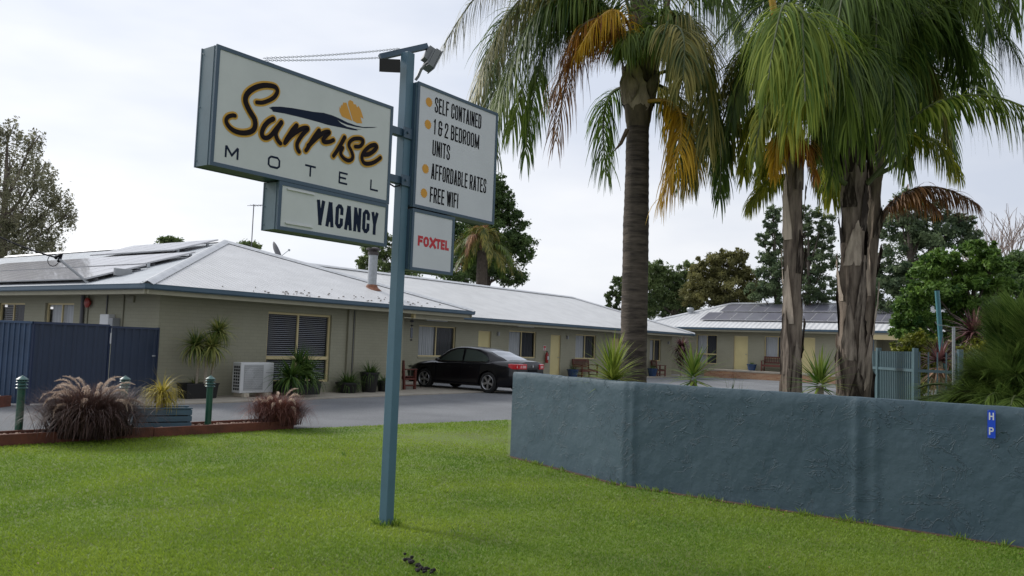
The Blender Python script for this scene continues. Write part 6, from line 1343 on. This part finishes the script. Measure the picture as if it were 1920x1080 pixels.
tree('dense_tree', 'large dense dark tree behind the facilities sign', 66, [(915, 385, 26, 26), (945, 380, 20, 22), (935, 350, 14, 20), (960, 415, 26, 20), (910, 430, 42, 28), (975, 455, 24, 20), (950, 460, 34, 24), (880, 470, 42, 30), (985, 478, 15, 16), (930, 500, 40, 22), (960, 522, 26, 14), (860, 510, 45, 18), (850, 440, 30, 40), (890, 380, 24, 30)], 900, 60000, .14, L_DK, 202, TB, .4, sub=20, tight=.26)
tree('background_tree', 'loose dark tree between the vacancy sign and the post', 54, [(700, 470, 24, 14), (720, 450, 20, 16), (690, 490, 22, 14), (730, 490, 30, 18), (755, 465, 22, 24), (740, 515, 40, 12), (760, 430, 16, 20)], 730, 18000, .11, L_MD, 203, TB, .22, sub=18, tight=.22)
tree('background_tree', 'small rounded treetop peeping over the front roof', 60, [(315, 450, 14, 6), (322, 456, 22, 8)], 316, 1500, .16, L_MD, 204, TB, .15)
tree('background_tree', 'small treetop beside the television aerial', 60, [(468, 461, 18, 7), (452, 468, 12, 6)], 466, 1500, .16, L_MD, 205, TB, .15)
tree('background_tree', 'light leafy tree peeping out left of the ringed palm trunk', 62, [(1152, 552, 16, 12), (1165, 530, 14, 12), (1150, 572, 14, 10), (1178, 545, 20, 24)], 1175, 6000, .13, L_MD, 206, TB, .15, sub=10, tight=.2)
tree('background_tree', 'dark green round tree right of the ringed palm trunk', 64, [(1225, 512, 26, 18), (1250, 520, 26, 20), (1222, 545, 34, 24), (1260, 545, 30, 26), (1285, 560, 24, 22), (1240, 575, 50, 20), (1287, 510, 14, 16)], 1245, 30000, .13, L_MD, 207, TB, .3)
tree('background_tree', 'broad olive-brown tree above the hipped end of the far block', 60, [(1330, 500, 30, 22), (1365, 490, 30, 20), (1385, 480, 16, 14), (1310, 530, 36, 26), (1350, 530, 40, 26), (1395, 515, 24, 18), (1320, 560, 44, 22), (1375, 555, 44, 24), (1412, 545, 18, 24)], 1350, 46000, .12, L_OL, 208, TBG, .3, sub=18, tight=.2)
tree('background_tree', 'tall loose conifer-like tree left of the slimmer peeling palm', 56, [(1450, 402, 13, 14), (1447, 428, 18, 14), (1430, 448, 14, 12), (1462, 455, 22, 18), (1438, 480, 18, 14), (1465, 490, 26, 16), (1450, 515, 30, 16), (1425, 545, 26, 14), (1462, 550, 34, 20)], 1458, 24000, .11, L_CO, 209, TB, .22, sub=12, tight=.24)
tree('background_tree', 'tall dark open tree showing between the two peeling palms', 54, [(1515, 398, 22, 14), (1540, 420, 24, 18), (1508, 432, 20, 14), (1535, 455, 26, 16), (1512, 478, 26, 16), (1550, 490, 26, 20), (1520, 515, 30, 18), (1545, 545, 34, 20), (1505, 548, 26, 18)], 1516, 24000, .11, L_CO, 210, TB, .22, sub=14, tight=.22)
tree('background_tree', 'big dark conifer right of the ragged palms', 50, [(1690, 410, 40, 22), (1740, 400, 34, 22), (1790, 425, 30, 20), (1700, 450, 50, 26), (1755, 445, 44, 26), (1690, 495, 50, 28), (1665, 540, 50, 30), (1720, 520, 50, 30), (1670, 580, 45, 20), (1810, 450, 26, 24), (1800, 410, 16, 14), (1700, 375, 22, 16)], 1715, 50000, .12, L_CO, 211, TB, .4, sub=18, tight=.22)
tree('background_tree', 'dark spreading tree at the right edge behind the fresh green one', 36, [(1890, 500, 34, 16), (1925, 490, 34, 20), (1900, 530, 40, 16), (1940, 530, 30, 30), (1880, 560, 40, 18)], 1910, 16000, .10, L_DK, 212, TB, .2, flat=.4)
tree('fresh_green_tree', 'fresh green layered tree behind the leaning teal pole', 19, [(1835, 466, 38, 11), (1770, 482, 34, 12), (1738, 506, 34, 14), (1800, 500, 44, 12), (1860, 496, 38, 13), (1815, 528, 46, 12), (1745, 540, 44, 14), (1875, 532, 38, 14), (1710, 568, 30, 14), (1780, 560, 46, 14), (1850, 568, 50, 14), (1718, 596, 34, 14), (1775, 600, 40, 14), (1840, 598, 44, 14), (1890, 590, 30, 14), (1700, 622, 28, 10), (1750, 632, 34, 12), (1820, 625, 36, 12), (1690, 600, 20, 10)], 1810, 60000, .058, L_JA, 213, TB, .12, sub=22, tight=.22, flat=.45, droop=.12)
tree('lime_shrub', 'yellow-green leafy shrub behind the picket fence', 15.5, [(1725, 640, 30, 14), (1700, 655, 22, 16), (1745, 660, 30, 20), (1730, 690, 36, 24), (1770, 700, 30, 30), (1720, 730, 30, 30)], 1730, 9000, .045, L_LM, 214, TB, .05, cat='shrub')
tree('lime_shrub', 'golden-tipped shrub below the upper burgundy cordyline', 12.6, [(1850, 650, 34, 14), (1880, 640, 30, 14), (1820, 665, 22, 16), (1860, 680, 40, 22)], 1850, 6000, .035, L_LM, 215, TB, .04, cat='shrub')
def bare_tree():
    b_ = at(1880, 700, 58); t = empty('bare_tree', (b_.x, b_.y, 0), 0, 'leafless pale brown tree against the sky at the far right', 'tree'); rs = np.random.RandomState(9); mb = MB()
    def br(p, d, L_, r_, lv):
        q = p+d*L_*.5+Vector(rs.randn(3))*L_*.04; e_ = q+(d+Vector(rs.randn(3))*.12).normalized()*L_*.5; mb.tube([p, q, e_], [r_, r_*.85, r_*.62], 5 if lv < 2 else 3)
        if lv >= 5: return
        for k in range(3 if lv else 6):
            nd = (d+Vector((rs.randn()*.42, rs.randn()*.42, .22+rs.rand()*.2))).normalized(); br(p.lerp(e_, .55+.45*rs.rand()) if k else e_, nd, L_*(.66+.16*rs.rand()), r_*.6, lv+1)
    br(Vector((0, 0, 0)), Vector((0, 0, 1)), 4.2, .22, 0); mb.build('branches', mat('pale_twig_bark', (.26, .20, .17), .9), t)
bare_tree()
def fan_palm():
    p = at(905, 470, 60); t = empty('date_palm', (p.x, p.y, 0), 0, 'bushy date palm with drooping fronds in front of the dense dark tree', 'palm tree'); mb = MB(); mb.tube([(0, 0, 0), (0, 0, p.z)], .4, 10); mb.build('trunk', TB, t)
    rs = random.Random(5)
    for k in range(34):
        a = k*2.4; e_ = rs.uniform(-.2, 1.3); L_ = rs.uniform(2.4, 3.3); d = Vector((math.cos(a)*math.cos(e_), math.sin(a)*math.cos(e_), math.sin(e_))); p0 = p+Vector((0, 0, .1)); m1 = p0+d*L_*.55; tp = p0+Vector((d.x, d.y, 0))*L_*.95+Vector((0, 0, d.z*L_*.5-1.4))
        frond(t, p0, m1, tp, L_=.65, n=50, m=PBR if k in (7, 15, 22, 29) else PGO if k % 3 else PG, seed=500+k, wd=.03, grav=.25, fwd=.9)
fan_palm()
def pygmy():
    p = at(1925, 805, 8.9); t = empty('feathery_palm_shrub', (p.x, p.y, 0), 0, 'dense feathery dark green palm shrub overhanging the wall at the right edge', 'palm shrub'); rs = random.Random(8)
    mb = MB(); mb.tube([(0, 0, 0), (0, 0, p.z+.1)], .09, 8); mb.build('trunk', TB, t)
    FP = leafmat('feathery_green_leaf', (.03, .08, .014), (.22, .31, .07), .45, nscale=2)
    for k in range(165):
        a = rs.uniform(0, 6.283) if k % 3 else rs.uniform(2.5, 4.3); e_ = -.10+1.55*rs.random()**1.25; L_ = rs.uniform(.85, 1.15)+.35*max(0, e_)/1.45; d = Vector((math.cos(a)*math.cos(e_), math.sin(a)*math.cos(e_), math.sin(e_))); p0 = p+Vector((0, 0, .02)); m1 = p0+d*L_*.56+Vector((0, 0, .05))
        if math.cos(a) < -.3 and .5 < e_ < 1.25: L_ *= .74; m1 = p0+d*L_*.56+Vector((0, 0, .04))
        tp = p0+d*L_*.96+Vector((0, 0, -.10-.12*math.cos(e_)))
        if tp.y < 7.35+max(0, (4.53-tp.x))*.8+.1 and tp.z < 1.3: continue
        frond(t, p0, m1, tp, L_=.32, n=85, m=FP, seed=700+k, wd=.0046, grav=.05, start=.2, fwd=1.2)
pygmy()
